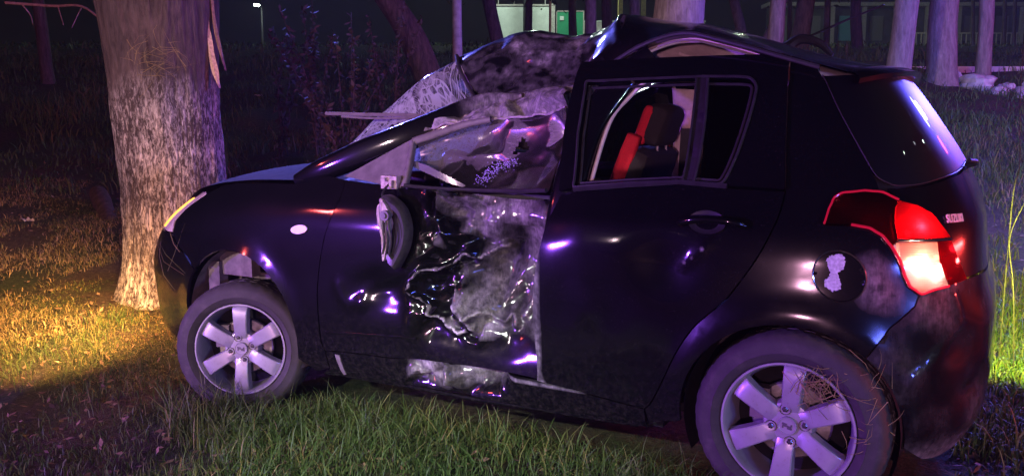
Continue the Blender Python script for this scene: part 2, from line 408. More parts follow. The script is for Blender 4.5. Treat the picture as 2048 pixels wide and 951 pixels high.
def lens_mat(name, col, trans, tl, rough=.05):
    m = bpy.data.materials.new(name); m.use_nodes = True; t = m.node_tree; t.nodes.remove(t.nodes['Principled BSDF']); out = t.nodes['Material Output']
    tr = N(t, 'ShaderNodeBsdfTransparent'); tr.inputs[0].default_value = (*col, 1)
    ts = N(t, 'ShaderNodeBsdfTranslucent'); ts.inputs[0].default_value = (*[min(1, k * 1.1) for k in col], 1)
    gl = N(t, 'ShaderNodeBsdfGlossy'); gl.inputs['Roughness'].default_value = rough
    wv = N(t, 'ShaderNodeTexWave', wave_type='BANDS', bands_direction='Z'); wv.inputs['Scale'].default_value = 60; L(t, coords(t), wv.inputs['Vector'])
    bp = N(t, 'ShaderNodeBump'); bp.inputs['Strength'].default_value = .35; bp.inputs['Distance'].default_value = .003; L(t, wv.outputs['Fac'], bp.inputs['Height']); L(t, bp.outputs[0], ts.inputs['Normal'])
    a = N(t, 'ShaderNodeMixShader'); a.inputs[0].default_value = tl; L(t, tr.outputs[0], a.inputs[1]); L(t, ts.outputs[0], a.inputs[2])
    fr = N(t, 'ShaderNodeFresnel'); fr.inputs[0].default_value = 1.5
    b = N(t, 'ShaderNodeMixShader'); L(t, fr.outputs[0], b.inputs[0]); L(t, a.outputs[0], b.inputs[1]); L(t, gl.outputs[0], b.inputs[2])
    L(t, b.outputs[0], out.inputs[0]); return m
REDLENS = lens_mat('red_lens', (.75, .006, .02), .5, .55); CLEARLENS = lens_mat('clear_lens', (.95, .46, .40), .6, .40); SMOKELENS = lens_mat('smoked_red_lens', (.30, .006, .015), .5, .4)
LAMPEDGE = emit_mat('lamp_edge', (1, .01, .08), .16, (.4, .01, .02))
BULB = emit_mat('lit_bulb', (1, .62, .38), 30, (.9, .8, .7))
BULBW = emit_mat('lit_reverse_lens', (1, .9, .92), 14, (.9, .9, .9))
AMBER = emit_mat('lit_amber_lens', (1, .42, .05), 2.2, (.8, .35, .05))
YLAMP = emit_mat('lit_yellow_lens', (.8, 1, .1), 4, (.8, .8, .2))
HEADL = plain('headlamp_lens', (.45, .36, .33), .2, var=.2, coat=.6)
REFLECT = plain('lamp_reflector', (.6, .5, .5), .25, .7, var=.1)
SIGNALM = plain('pale_marker_lens', (.75, .62, .66), .3, var=.1)

# ------------------------------------------------------------------ body side surface: one skin, panels are cut out of it
def pchip(T, z):
    x = T[:, 0]; y = T[:, 1]; h = np.diff(x); d = np.diff(y) / h; m = np.zeros(len(x))
    for i in range(1, len(x) - 1):
        if d[i - 1] * d[i] > 0:
            w1 = 2 * h[i] + h[i - 1]; w2 = h[i] + 2 * h[i - 1]; m[i] = (w1 + w2) / (w1 / d[i - 1] + w2 / d[i])
    m[0] = d[0]; m[-1] = d[-1]
    z = np.clip(np.asarray(z, float), x[0], x[-1]); k = np.clip(np.searchsorted(x, z) - 1, 0, len(x) - 2); t = (z - x[k]) / h[k]
    return ((1 + 2 * t) * (1 - t) ** 2) * y[k] + t * (1 - t) ** 2 * h[k] * m[k] + t * t * (3 - 2 * t) * y[k + 1] + t * t * (t - 1) * h[k] * m[k + 1]
PROF = np.array([[.10,.70],[.15,.755],[.20,.788],[.26,.806],[.33,.817],[.42,.829],[.55,.84],[.70,.845],[.80,.842],[.88,.828],[.94,.803],[1.0,.777],[1.1,.737],[1.2,.695],[1.33,.635],[1.42,.578],[1.48,.52]])
XR = np.array([[.10,-.40],[.2,-.47],[.3,-.52],[.45,-.55],[.60,-.548],[.72,-.518],[.8,-.505],[.95,-.475],[1.05,-.435],[1.2,-.345],[1.35,-.24],[1.42,-.185],[1.48,-.15]])
XF = np.array([[.10,3.22],[.2,3.26],[.3,3.28],[.5,3.28],[.65,3.22],[.75,3.12],[.82,3.01],[.90,2.86],[.95,2.79],[1.0,2.75],[1.48,2.7]])
NE = 4.6; XC = 1.2
def _tab():
    r = np.linspace(0, 1, 3000); th = np.unique(np.concatenate([np.arccos(r ** (NE / 2)), np.arcsin(r ** (NE / 2))]))
    c = np.cos(th) ** (2 / NE); s = np.sin(th) ** (2 / NE)
    xr = XC - (XC + .548) * c; yr = .842 * s; xf = XC + (3.225 - XC) * c; yf = .842 * s
    Lr = np.r_[0, np.cumsum(np.hypot(np.diff(xr), np.diff(yr)))]
    xf, yf, tf = xf[::-1], yf[::-1], th[::-1]
    return th, Lr, tf, np.r_[0, np.cumsum(np.hypot(np.diff(xf), np.diff(yf)))]
TH, LR_, TF, LF_ = _tab(); SR = LR_[-1]; ST = SR + LF_[-1]
def pos(s, z):
    s = np.asarray(s, float); z = np.asarray(z, float); sg = np.where(s < 0, -1., 1.); a = np.abs(s)
    over = a > ST; a = np.where(over, 2 * ST - a, a); sg = np.where(over, -sg, sg)
    rear = a <= SR
    th = np.where(rear, np.interp(a, LR_, TH), np.interp(a - SR, LF_, TF))
    c = np.clip(np.cos(th), 0, 1) ** (2 / NE); sn = np.clip(np.sin(th), 0, 1) ** (2 / NE)
    x = np.where(rear, XC - (XC - pchip(XR, z)) * c, XC + (pchip(XF, z) - XC) * c)
    y = pchip(PROF, z) * sn
    for ax, az in ((0., .30), (2.38, .32)):
        rr = np.hypot(x - ax, z - az); y = y + .022 * np.exp(-((rr - .335) / .055) ** 2) * (sn > .5)
    return np.stack([x, y * sg, z], -1)
def s_of(x, z):
    x = np.asarray(x, float); rear = x < XC
    c = np.where(rear, (XC - x) / (XC - pchip(XR, z)), (x - XC) / (pchip(XF, z) - XC))
    th = np.arccos(np.clip(c, 0, 1) ** (NE / 2))
    return np.where(rear, np.interp(th, TH, LR_), SR + np.interp(-th, -TF, LF_))
def pnorm(s, z):
    e = 1e-3; a = pos(s + e, z) - pos(s - e, z); b = pos(s, z + e) - pos(s, z - e)
    n = np.cross(a, b); n /= np.maximum(np.linalg.norm(n, axis=-1), 1e-9)[..., None]
    q = pos(s, z); c = np.stack([np.clip(q[..., 0], .3, 2.3), 0 * q[..., 0], q[..., 2]], -1)
    sg = np.sign(((q - c) * n).sum(-1)); sg[sg == 0] = 1
    return n * sg[..., None]

CARO = np.array([1.2, 0.0, 0.0])
car = bpy.data.objects.new('crashed_car', None); C.objects.link(car); car.location = CARO
tag(car, 'wrecked black five-door hatchback with crushed driver side and roof, tail lamp glowing', 'car')
def part(name, V, F, mat, parent=None, smooth=True, angle=40, attrs=None):
    me = make_mesh(name, np.asarray(V, float) - CARO, F, mat, smooth, angle, attrs)
    return obj(name, me, car if parent is None else parent)
def mpart(name, mb, mat, parent=None, smooth=True, angle=40):
    V, F = mb.data(); return part(name, V, F, mat, parent, smooth, angle)

def panel(name, poly, mat, holes=(), h=.035, gap=.0025, disp=None, flange=.014, off=0., parent=None, mirror=False, fine=None, angle=50):
    poly = np.asarray(poly, float)
    poly = inset(resample(poly, h), gap) if gap else resample(poly, h)
    hs = [inset(resample(np.asarray(q, float), h), -gap) for q in holes]
    lo, hi = poly.min(0), poly.max(0)
    hh = h if fine is None else fine
    gx, gz = np.meshgrid(np.arange(lo[0], hi[0], hh), np.arange(lo[1], hi[1], hh * .866), indexing='ij')
    gx = gx + (np.arange(gx.shape[1]) % 2)[None, :] * hh / 2
    P = np.stack([gx.ravel(), gz.ravel()], -1)
    if fine is not None and fine < h: pass
    ok = inpoly(P, poly) & (dpoly(P, np.vstack([poly, poly[:1]])) > hh * .45)
    for q in hs: ok &= ~inpoly(P, q) & (dpoly(P, np.vstack([q, q[:1]])) > hh * .45)
    P = P[ok]
    loops = [poly] + hs; V2 = []; E = []; k = 0
    for lp in loops:
        n = len(lp); V2 += lp.tolist(); E += [(k + i, k + (i + 1) % n) for i in range(n)]; k += n
    nb = k; V2 += P.tolist()
    ov, oe, of, vo, _, _ = delaunay_2d_cdt([Vector(p) for p in V2], E, [], 0, 1e-6)
    V2 = np.array([tuple(v) for v in ov]); T = np.array([f for f in of], int)
    cen = V2[T].mean(1); ok = inpoly(cen, poly)
    for q in hs: ok &= ~inpoly(cen, q)
    T = T[ok]
    s = V2[:, 0] * (-1 if mirror else 1); z = V2[:, 1]
    Q = pos(s, z); nn = pnorm(s, z); Q = Q + nn * off
    at = {'scuff': np.zeros(len(Q))}
    if disp is not None:
        Q, sc_ = disp(Q, V2[:, 0], z, nn); at['scuff'] = sc_
    # orient the triangles outwards
    fn = np.cross(Q[T[:, 1]] - Q[T[:, 0]], Q[T[:, 2]] - Q[T[:, 0]]); flip = (fn * nn[T].mean(1)).sum(1) < 0
    T[flip] = T[flip][:, ::-1]
    F = [tuple(t) for t in T.tolist()]
    if flange:
        # boundary edges get a return flange so that shut lines are real gaps
        from collections import Counter
        cnt = Counter(); 
        for t in F:
            for a, b in ((t[0], t[1]), (t[1], t[2]), (t[2], t[0])): cnt[(min(a, b), max(a, b))] += 1
        bd = [(a, b) for t in F for a, b in ((t[0], t[1]), (t[1], t[2]), (t[2], t[0])) if cnt[(min(a, b), max(a, b))] == 1]
        ids = sorted({i for e in bd for i in e}); mp = {i: len(Q) + k for k, i in enumerate(ids)}
        Q = np.vstack([Q, Q[ids] - nn[ids] * flange]); at = {k: np.r_[v, v[ids]] for k, v in at.items()}
        F += [(b, a, mp[a], mp[b]) for a, b in bd]
    return part(name, Q, F, mat, parent, True, angle, at)

def arc(cx, cz, r, a0, a1, n=28):
    a = np.radians(np.linspace(a0, a1, n)); x = cx + r * np.cos(a); z = cz + r * np.sin(a)
    return np.stack([s_of(x, z), z], -1)
# ------------------------------------------------------------------ outlines of the panels: (s, z), s = metres round the body from the rear centre line
DGF = catmull([(3.07,.994),(3.039,.923),(3.024,.874),(3.008,.813),(2.993,.71),(2.991,.625),(2.995,.499),(3.0,.39),(3.0,.315),(2.985,.276)], 4)
BLN = catmull([(1.917,.982),(1.961,.888),(1.985,.785),(2.005,.676),(2.014,.568),(2.009,.457),(2.002,.355),(2.003,.303)], 4)
RDR = catmull([(1.115,1.016),(1.141,.951),(1.163,.904),(1.216,.811),(1.308,.69),(1.378,.629),(1.432,.575),(1.483,.495),(1.518,.418),(1.562,.30),(1.584,.266)], 4)
RDT = catmull([(.922,1.441),(.953,1.393),(1.01,1.296),(1.08,1.138),(1.115,1.016)], 4)
DBF = catmull([(2.985,.276),(2.895,.288),(2.645,.297),(2.504,.309),(2.246,.308),(2.003,.303)], 3)
DBR = catmull([(2.003,.303),(1.79,.286),(1.584,.266)], 3)
LAMP = np.array([(1.01,.921),(.992,.965),(.97,.998),(.944,1.012),(.874,1.02),(.821,1.016),(.777,.994),(.72,.979),(.676,.955),(.641,.913),(.611,.86),(.58,.789),(.562,.757),(.646,.744),(.698,.736),(.742,.724),(.773,.746),(.786,.777),(.797,.823),(.817,.86),(.842,.892),(.878,.913),(.931,.922)])
GLS = catmull([(.836,1.375),(.843,1.288),(.843,1.233),(.834,1.138),(.821,1.069),(.79,1.046),(.76,1.038),(.681,1.042),(.536,1.062),(.3,1.08),(0,1.085)], 3)
RARC = arc(.008, .288, .328, -14, 194)          # rear arch, front foot first
FARC = arc(2.36, .318, .35, 196, -20)           # front arch, rear foot first (front is +x)
i_sp = int(np.argmin(np.hypot(RARC[:, 0] - .905, RARC[:, 1] - .56)))     # where the rear bumper seam meets the arch
i_fp = int(np.argmin(np.hypot(FARC[:, 0] - 3.73, FARC[:, 1] - .585)))

# ---- crash damage of the driver door and sill
RID = [([(2.54,.598),(2.5,.665),(2.43,.671),(2.369,.714),(2.329,.734),(2.294,.72),(2.233,.759),(2.184,.779)], .024, .011),
       ([(2.54,.584),(2.478,.536),(2.465,.491),(2.417,.471),(2.364,.436),(2.333,.432)], .022, .010),
       ([(2.395,.53),(2.329,.524),(2.303,.497),(2.307,.471),(2.29,.449)], .018, .010),
       ([(2.303,.501),(2.255,.517),(2.198,.491),(2.171,.483),(2.141,.524),(2.123,.475)], .020, .010),
       ([(2.399,.611),(2.369,.601),(2.364,.556)], .016, .009),
       ([(2.456,.598),(2.39,.663),(2.325,.708),(2.268,.732)], -.016, .012)]
SOFT = [([(2.886,.568),(2.86,.521),(2.824,.505),(2.71,.53),(2.588,.566),(2.535,.592)], .006, .03),
        ([(2.772,.513),(2.746,.566),(2.658,.615),(2.553,.665),(2.474,.738),(2.43,.789),(2.408,.809)], .007, .03),
        ([(2.338,.767),(2.329,.832),(2.312,.904)], .018, .022), ([(2.461,.898),(2.447,.852),(2.408,.805)], .014, .014),
        ([(1.987,.888),(2.009,.781),(2.053,.639),(2.101,.511)], .016, .016)]
SC1 = np.array([(2.474,.961),(1.961,.986),(1.97,.888),(2.04,.884),(2.149,.904),(2.399,.892)])
SC2 = np.array([(2.127,.898),(1.983,.904),(2.009,.748),(2.049,.601),(2.114,.483),(2.189,.483),(2.145,.59),(2.171,.698)])
SC3 = np.array([(2.561,.365),(2.417,.388),(2.259,.396),(2.132,.345),(2.149,.242),(2.329,.201),(2.605,.211)])
SC4 = np.array([(2.30,.50),(2.10,.52),(2.06,.63),(2.15,.60),(2.24,.56)])
def soft_in(P, poly, w):
    ins = inpoly(P, poly); d = dpoly(P, np.vstack([poly, poly[:1]]))
    return np.where(ins, np.minimum(1, .55 + d / w), np.clip(.55 - d / w, 0, 1))
def facets(s, z, seed, n, amp, jit=1.0):
    """creased sheet: random heights over random points, joined by flat triangles"""
    r = np.random.default_rng(seed); lo = np.array([s.min() - .05, z.min() - .05]); hi = np.array([s.max() + .05, z.max() + .05])
    P = lo + (hi - lo) * r.random((n, 2)); P = np.vstack([P, [lo, hi, (lo[0], hi[1]), (hi[0], lo[1])]]); H = np.r_[r.normal(0, amp, n), 0, 0, 0, 0]
    ov, _, of, _, _, _ = delaunay_2d_cdt([Vector(p) for p in P], [], [], 0, 1e-6)
    V2 = np.array([tuple(v) for v in ov]); o = np.zeros(len(s)); Q = np.stack([s, z], -1)
    for t in of:
        a_, b_, c_ = V2[t[0]], V2[t[1]], V2[t[2]]; den = (b_[1] - c_[1]) * (a_[0] - c_[0]) + (c_[0] - b_[0]) * (a_[1] - c_[1])
        if abs(den) < 1e-12: continue
        l1 = ((b_[1] - c_[1]) * (Q[:, 0] - c_[0]) + (c_[0] - b_[0]) * (Q[:, 1] - c_[1])) / den; l2 = ((c_[1] - a_[1]) * (Q[:, 0] - c_[0]) + (a_[0] - c_[0]) * (Q[:, 1] - c_[1])) / den
        ins = (l1 >= -1e-6) & (l2 >= -1e-6) & (l1 + l2 <= 1 + 1e-6); o[ins] = (l1 * H[t[0]] + l2 * H[t[1]] + (1 - l1 - l2) * H[t[2]])[ins]
    return o
def crumple(s, z, seed=3, k=1.0):
    P = stack(s, z, 0 * s); w = .015
    s2 = s + w * fbm(P * 12, 2, seed + 70); z2 = z + w * fbm(P * 12 + 5.3, 2, seed + 71)
    A = max(1e-3, (s.max() - s.min()) * (z.max() - z.min()))
    return facets(s2, z2, seed, int(70 * A / .5 * k) + 8, .026) + facets(s2, z2, seed + 1, int(420 * A / .5 * k) + 20, .0040) + .0012 * fbm(P * 60, 2, seed + 5)
def door_disp(Q, s, z, nn):
    P = np.stack([s, z], -1)
    inw = .15 * np.exp(-((s - 2.16) / .25) ** 2 - ((z - .72) / .30) ** 2) + .05 * smooth01((2.35 - s) / .4) * smooth01((z - .3) / .3)
    inw = inw + .035 * np.exp(-((s - 2.66) / .13) ** 2 - ((z - .57) / .07) ** 2)
    m = smooth01((2.62 - s) / .16) * smooth01((z - .36) / .1)
    out = m * crumple(s, z) * smooth01((s - 1.99) / .05 + .3) * (.35 + .9 * smooth01((s - 2.12) / .15))
    sf = np.zeros(len(s))
    for pl, a, w in RID:
        d = dpoly(P + .006 * stack(fbm(stack(s * 40, z * 40, 0 * s), 2, 3), fbm(stack(s * 40, z * 40, 0 * s + 7), 2, 4)), catmull(pl, 5)); out = out + a * np.maximum(0, 1 - d / (1.9 * w))
        sf = np.maximum(sf, (1.0 + .3 * fbm(stack(s * 25, z * 25, 0 * s), 2, 6)) * np.exp(-(d / .0055) ** 2) if a > 0 else 0)
    for pl, a, w in SOFT:
        d = dpoly(P, catmull(pl, 5)); out = out + a * np.exp(-(d / w) ** 2)
    # door skin torn along the bottom
    inw = inw + .008 * np.exp(-((z - .40) / .05) ** 2) * smooth01((2.55 - s) / .1) * smooth01((s - 2.05) / .1)
    jg = .10 * fbm(stack(s * 30, z * 10, 0 * s), 2, 15); sf = np.maximum(sf, (.86 + jg) * soft_in(P, SC1, .12)); sf = np.maximum(sf, (.66 + jg) * soft_in(P, SC2, .14)); sf = np.maximum(sf, (.66 + jg) * soft_in(P, SC4, .10))
    sf = np.maximum(sf, (.64 + .16 * fbm(stack(s * 7, z * 7, 0 * s), 3, 12)) * m * smooth01((2.47 - s + .10 * fbm(stack(s * 9, z * 9, 0 * s), 3, 44)) / .22)); sf = np.maximum(sf, .9 * np.exp(-(dpoly(P, [(1.985,.888),(2.01,.78),(2.05,.64),(2.10,.51)]) / .010) ** 2))
    sf = sf * np.clip(.88 + .34 * fbm(stack(s * 8, z * 6, 0 * s), 3, 29), .45, 1.15)
    return Q - nn * (inw - out)[:, None], sf
def sill_disp(Q, s, z, nn):
    P = np.stack([s, z], -1); m = soft_in(P, SC3, .09)
    inw = m * (.03 - 1.1 * crumple(s, z, 17, 1.6))
    sf = np.maximum((.62 + .18 * fbm(stack(s * 14, z * 14, 0 * s), 2, 19)) * m, .62 * np.exp(-((z - .292) / .012) ** 2) * smooth01((2.2 - s) / .1) * smooth01((s - 1.6) / .3))
    return Q - nn * inw[:, None], sf
def reardoor_disp(Q, s, z, nn):
    P = np.stack([s, z], -1)
    inw = .022 * np.exp(-((s - 1.52) / .10) ** 2 - ((z - .77) / .085) ** 2) - .006 * np.exp(-(dpoly(P, [(1.46,.77),(1.404,.817),(1.37,.845)]) / .012) ** 2)
    inw = inw + .006 * np.exp(-((s - 1.80) / .2) ** 2 - ((z - .55) / .2) ** 2) * fbm(stack(s * 5, z * 5, 0 * s), 2, 5)
    inw = inw + .04 * smooth01((s - 1.80) / .2) * smooth01((z - .6) / .3) * .5
    sf = (.66 + .2 * fbm(stack(s * 20, z * 9, 0 * s), 2, 3)) * np.exp(-((s - 2.0) / .024) ** 2) + .25 * np.exp(-((z - .30) / .02) ** 2)
    sf = np.maximum(sf, .75 * np.exp(-(dpoly(P, [(1.452,.781),(1.404,.817),(1.373,.842)]) / .004) ** 2))
    return Q - nn * inw[:, None], sf
def crease(z, z0, h, w): return h * np.exp(-((z - z0) / w) ** 2)
def fender_disp(Q, s, z, nn):
    d = .004 * fbm(stack(s * 2.2, z * 2.2, 0 * s), 2, 8)
    sf = .8 * np.exp(-((s - np.interp(z, DGF[::-1, 1], DGF[::-1, 0]) - .012) / .008) ** 2) * smooth01((z - .60) / .1) * smooth01((.95 - z) / .1)
    return Q + nn * d[:, None], np.clip(sf, 0, .72)
def quarter_disp(Q, s, z, nn):
    P = np.stack([s, z], -1)
    sf = (.50 + .14 * fbm(stack(s * 9, z * 9, 0 * s), 3, 7)) * np.exp(-((s - .86) / .13) ** 2 - ((z - .76) / .13) ** 2)
    return Q + nn * (.0025 * fbm(stack(s * 3, z * 3, 0 * s), 2, 4))[:, None], sf
def bumper_disp(Q, s, z, nn):
    P = np.stack([s, z], -1); m = np.exp(-((s - .62) / .16) ** 2)
    d = -.028 * np.exp(-((s - .60) / .09) ** 2 - ((z - .55) / .10) ** 2) + .010 * np.exp(-(dpoly(P, [(.62,.72),(.60,.63),(.66,.585),(.70,.53),(.78,.46)]) / .016) ** 2)
    d = d - .02 * np.exp(-((s - .50) / .10) ** 2 - ((z - .42) / .045) ** 2) + .012 * fbm(stack(s * 4, z * 4, 0 * s), 2, 14) * m
    d = d + .014 * smooth01((.40 - z) / .1) 
    sf = .36 + .10 * fbm(stack(s * 6, z * 6, 0 * s), 3, 2) + .0 * np.exp(-(dpoly(P, [(.70,.36),(.68,.33),(.64,.345)]) / .012) ** 2) + .22 * smooth01((.30 - z) / .1)
    return Q + nn * d[:, None], sf

# ---- left side panels
i0 = 0
fender = np.vstack([DGF[:-1], [(2.985,.276),(2.99,.20),(3.08,.165)], FARC[:i_fp + 1][FARC[:i_fp + 1, 1] > .19], [(3.89,.635),(4.03,.70),(4.10,.76),(4.12,.83),(4.10,.895),(4.013,.937),(3.85,.955),(3.666,.963),(3.45,.968),(3.329,.972),(3.254,1.008),(3.16,1.004)]])
fr = panel('front_fender', fender, PAINT, disp=fender_disp, h=.03)
fdoor = np.vstack([DGF, DBF[1:], BLN[::-1][1:], [(1.961,.988),(2.255,.978),(2.61,.971),(2.9,.985)]])
fd = panel('front_door', fdoor, PAINT, disp=door_disp, h=.03, fine=.0085, angle=75)
fd['label'] = 'crushed driver door scraped white'
rdoor = np.vstack([BLN, DBR[1:], RDR[::-1][1:], [(1.325,1.02),(1.452,1.03),(1.645,1.014),(1.856,.992)]])
rd = panel('rear_door', rdoor, PAINT, disp=reardoor_disp, h=.03, fine=.018)
# rear door window frame, standing out from the buckled roof
rframe = np.vstack([catmull([(1.917,.984),(1.913,1.182),(1.878,1.36),(1.851,1.433)], 4), [(1.628,1.439),(1.259,1.441)], RDT, [(1.325,1.022),(1.452,1.032),(1.645,1.016),(1.856,.994)]])
rwin = np.vstack([[(1.816,1.36),(1.553,1.365),(1.299,1.369)], catmull([(1.16,1.366),(1.12,1.36),(1.108,1.335),(1.13,1.295)], 4), [(1.172,1.233),(1.246,1.123)], catmull([(1.29,1.06),(1.318,1.030),(1.36,1.028)], 3), [(1.461,1.033),(1.645,1.02),(1.856,1.0),(1.847,1.18)]])
rf = panel('rear_door_frame', rframe, PAINT, holes=[rwin], h=.03, flange=.03, off=.012, parent=rd)
# shiny weatherstrip round that window, divider bar, fixed quarter pane
def strip(name, poly, r, mat, off, parent, closed=True, n=3):
    q = catmull(resample(np.asarray(poly, float), .03, closed), 2, closed); P3 = pos(q[:, 0], q[:, 1]) + pnorm(q[:, 0], q[:, 1]) * off
    if closed: P3 = np.vstack([P3, P3[:1]])
    return mpart(name, MB().tube(P3, r, 6, cap=not closed), mat, parent)
SEALG = plain('worn_seal', (.018, .016, .018), .45, var=.3, spec=.3)
strip('window_seal', rwin, .005, SEALG, .014, rd)
strip('window_seal', inset(resample(rwin, .03), .016), .005, SEALG, -.004, rd)
div = np.array([(1.33,1.372),(1.283,1.372),(1.415,1.028),(1.455,1.028)])
panel('window_divider', div, BLACKPL, h=.03, gap=0, off=.006, flange=.02, parent=rd)
strip('divider_edge', [(1.283,1.368),(1.345,1.2),(1.412,1.03)], .005, SEALG, .012, rd, closed=False)
strip('divider_edge', [(1.33,1.368),(1.392,1.2),(1.452,1.03)], .004, SEALG, .012, rd, closed=False)
pane = np.vstack([[(1.29,1.368)], rwin[3:-4], [(1.40,1.029),(1.352,1.19)]])
panel('quarter_pane', pane, DTINT, h=.04, gap=.001, off=-.004, flange=.004, parent=rd)
strip('belt_molding', np.vstack([[(1.30,1.022)], [(1.461,1.03),(1.645,1.014),(1.856,.992)]]), .009, SEALG, .012, rd, closed=False)
# door handle: cup and grip
hz = .912
a = np.linspace(0, 2 * np.pi, 28, endpoint=False)
cup = np.stack([1.372 + .062 * np.cos(a), hz + .036 * np.sin(a)], -1)
P3 = pos(cup[:, 0], cup[:, 1]); nn_ = pnorm(cup[:, 0], cup[:, 1])
G = np.array([P3 + nn_ * .003, P3 + nn_ * .006, (P3 * .9 + P3.mean(0) * .1) + nn_ * .003, (P3 * .6 + P3.mean(0) * .4) + nn_ * .001])
hcup = mpart('handle_recess', MB().grid(G, cv=True), BLACKPL, rd)
gp = np.array([(1.462,.905),(1.44,.908),(1.40,.911),(1.35,.912),(1.30,.910),(1.27,.908),(1.252,.906)])
gP = pos(gp[:, 0], gp[:, 1]) + pnorm(gp[:, 0], gp[:, 1]) * np.array([.004,.018,.030,.033,.030,.018,.006])[:, None]
mpart('door_handle', MB().tube(catmull(gP, 4), .0125, 10), PAINT, rd)

quarter = np.vstack([RDT, RDR[1:], [(1.56,.215)], RARC[:i_sp + 1][RARC[:i_sp + 1, 1] > .215], [(.852,.623),(.764,.688),(.742,.724)], LAMP[15:], LAMP[:6], [(.822,1.05),(.836,1.138),(.845,1.233),(.845,1.288),(.838,1.35),(.84,1.40),(.86,1.43)]])
fa = np.linspace(0, 2 * np.pi, 40, endpoint=False)
fuel = np.stack([.974 + .0765 * np.cos(fa), .772 + .0765 * np.sin(fa)], -1)
qp = panel('rear_quarter_panel', quarter, QPAINT, holes=[fuel], h=.03, disp=quarter_disp)
STK = np.array([(1.01,.819),(.995,.832),(.983,.836),(.965,.838),(.955,.828),(.957,.805),(.961,.791),(.978,.783),(.974,.765),(.972,.745),(.974,.734),(.985,.730),(.996,.726),(1.012,.735),(1.02,.745),(1.016,.757),(1.001,.771),(.999,.786),(1.004,.795)])
def fuel_disp(Q, s, z, nn):
    return Q, .12 * np.exp(-((s - .95) / .06) ** 2)
fl = panel('fuel_door', fuel, PAINT, h=.012, gap=.003, disp=fuel_disp, parent=qp)
fl['label'] = 'round fuel door with torn white sticker'
rs = np.random.default_rng(5); stk = resample(STK, .004); stk = stk + rs.normal(0, .0016, stk.shape)
STICK = plain('torn_sticker', (.42, .42, .44), .8, var=.35, scale=120)
panel('sticker_remnant', stk, STICK, h=.006, gap=0, off=.0022, flange=.0012, parent=fl)
strip('fuel_door_rim', fuel, .0022, CHROME, .001, qp)

# tail lamp: housing, dark upper lens, lit reflector, bulbs
LSM = catmull(LAMP, 2, True)
lamp_root = panel('tail_lamp', LSM, plain('lamp_housing', (.05, .01, .012), .35, var=.2), h=.02, gap=.001, off=-.045, flange=.01)
lamp_root['label'] = 'lit red tail lamp'
LB, LT = .876, .884                                       # rib between lower bulb chamber and upper lens
up_in = np.vstack([[(.797,LT)], [(.803,.93),(.795,.97),(.777,.994)], LAMP[7:10], [(.618,LT)]])
up_out = np.vstack([[(.797,LT),(.817,.86)], LAMP[20:], LAMP[:7], [(.795,.97),(.803,.93)]])
dn = np.vstack([[(.797,LB)], [(.618,LB)], LAMP[10:19]])
panel('smoked_lens', up_out, SMOKELENS, h=.02, gap=.001, off=.008, flange=.02, parent=lamp_root)
panel('brake_lens', up_in, REDLENS, h=.015, gap=.001, off=.008, flange=.02, parent=lamp_root)
low_red = np.vstack([[(.672,LB)], [(.618,LB)], LAMP[10:14], [(.655,.77),(.672,.82)]])
low_clear = np.vstack([[(.797,LB),(.672,LB),(.672,.82),(.655,.77),(.646,.744)], LAMP[14:19]])
panel('side_lens', low_red, REDLENS, h=.015, gap=.001, off=.008, flange=.02, parent=lamp_root)
panel('clear_lens', low_clear, CLEARLENS, h=.015, gap=.001, off=.008, flange=.02, parent=lamp_root)
strip('lamp_edge', LAMP[13:], .0045, LAMPEDGE, .008, lamp_root, closed=False)
strip('lamp_edge', LAMP[:7], .0035, LAMPEDGE, .010, lamp_root, closed=False)
strip('lens_rib', [(.797,.880),(.745,.881),(.69,.880),(.62,.880)], .004, CHROME, .010, lamp_root, closed=False)
panel('reflector', dn, REFLECT, h=.02, gap=.004, off=-.035, flange=.0, parent=lamp_root)
panel('reflector', up_in, plain('red_reflector', (.5, .02, .03), .3, .5), h=.02, gap=.004, off=-.035, flange=.0, parent=lamp_root)
def bulb(name, s_, z_, off, r, mat):
    c = pos(np.array([s_]), np.array([z_]))[0] + pnorm(np.array([s_]), np.array([z_]))[0] * off
    a_ = np.linspace(0, np.pi, 9); V, F = MB().lathe(np.stack([r * np.sin(a_) + 1e-5, r * np.cos(a_)], -1), 14).data()
    part(name, V + c, F, mat, lamp_root); return c
bc1 = bulb('bulb', .725, .82, -.015, .016, BULB); bc2 = bulb('bulb', .685, .785, -.012, .013, BULBW); bc3 = bulb('bulb', .72, .925, -.02, .008, emit_mat('dim_bulb', (1, .3, .2), 3.0))

# sill
sill = np.vstack([DBF, DBR[1:], [(1.57,.215),(1.553,.195),(1.847,.19),(2.162,.185),(2.575,.178),(2.938,.165),(3.06,.155),(2.99,.20)]])
sl = panel('sill', sill, PAINT, disp=sill_disp, h=.025, fine=.009, angle=75)
panel('sill_clip', [(2.935,.272),(2.912,.27),(2.908,.185),(2.925,.18)], GREYPL, h=.03, gap=0, off=.004, flange=.008, parent=sl)
strip('jacking_flange', [(2.95,.163),(2.55,.17),(2.3,.165),(2.0,.18),(1.6,.19)], .008, PAINT, -.01, sl, closed=False)
# pressed character line along the lower door
strip('door_crease_trim', [(2.97,.362),(2.85,.372),(2.70,.385),(2.52,.397)], .0045, PAINT, .0015, fd, closed=False)

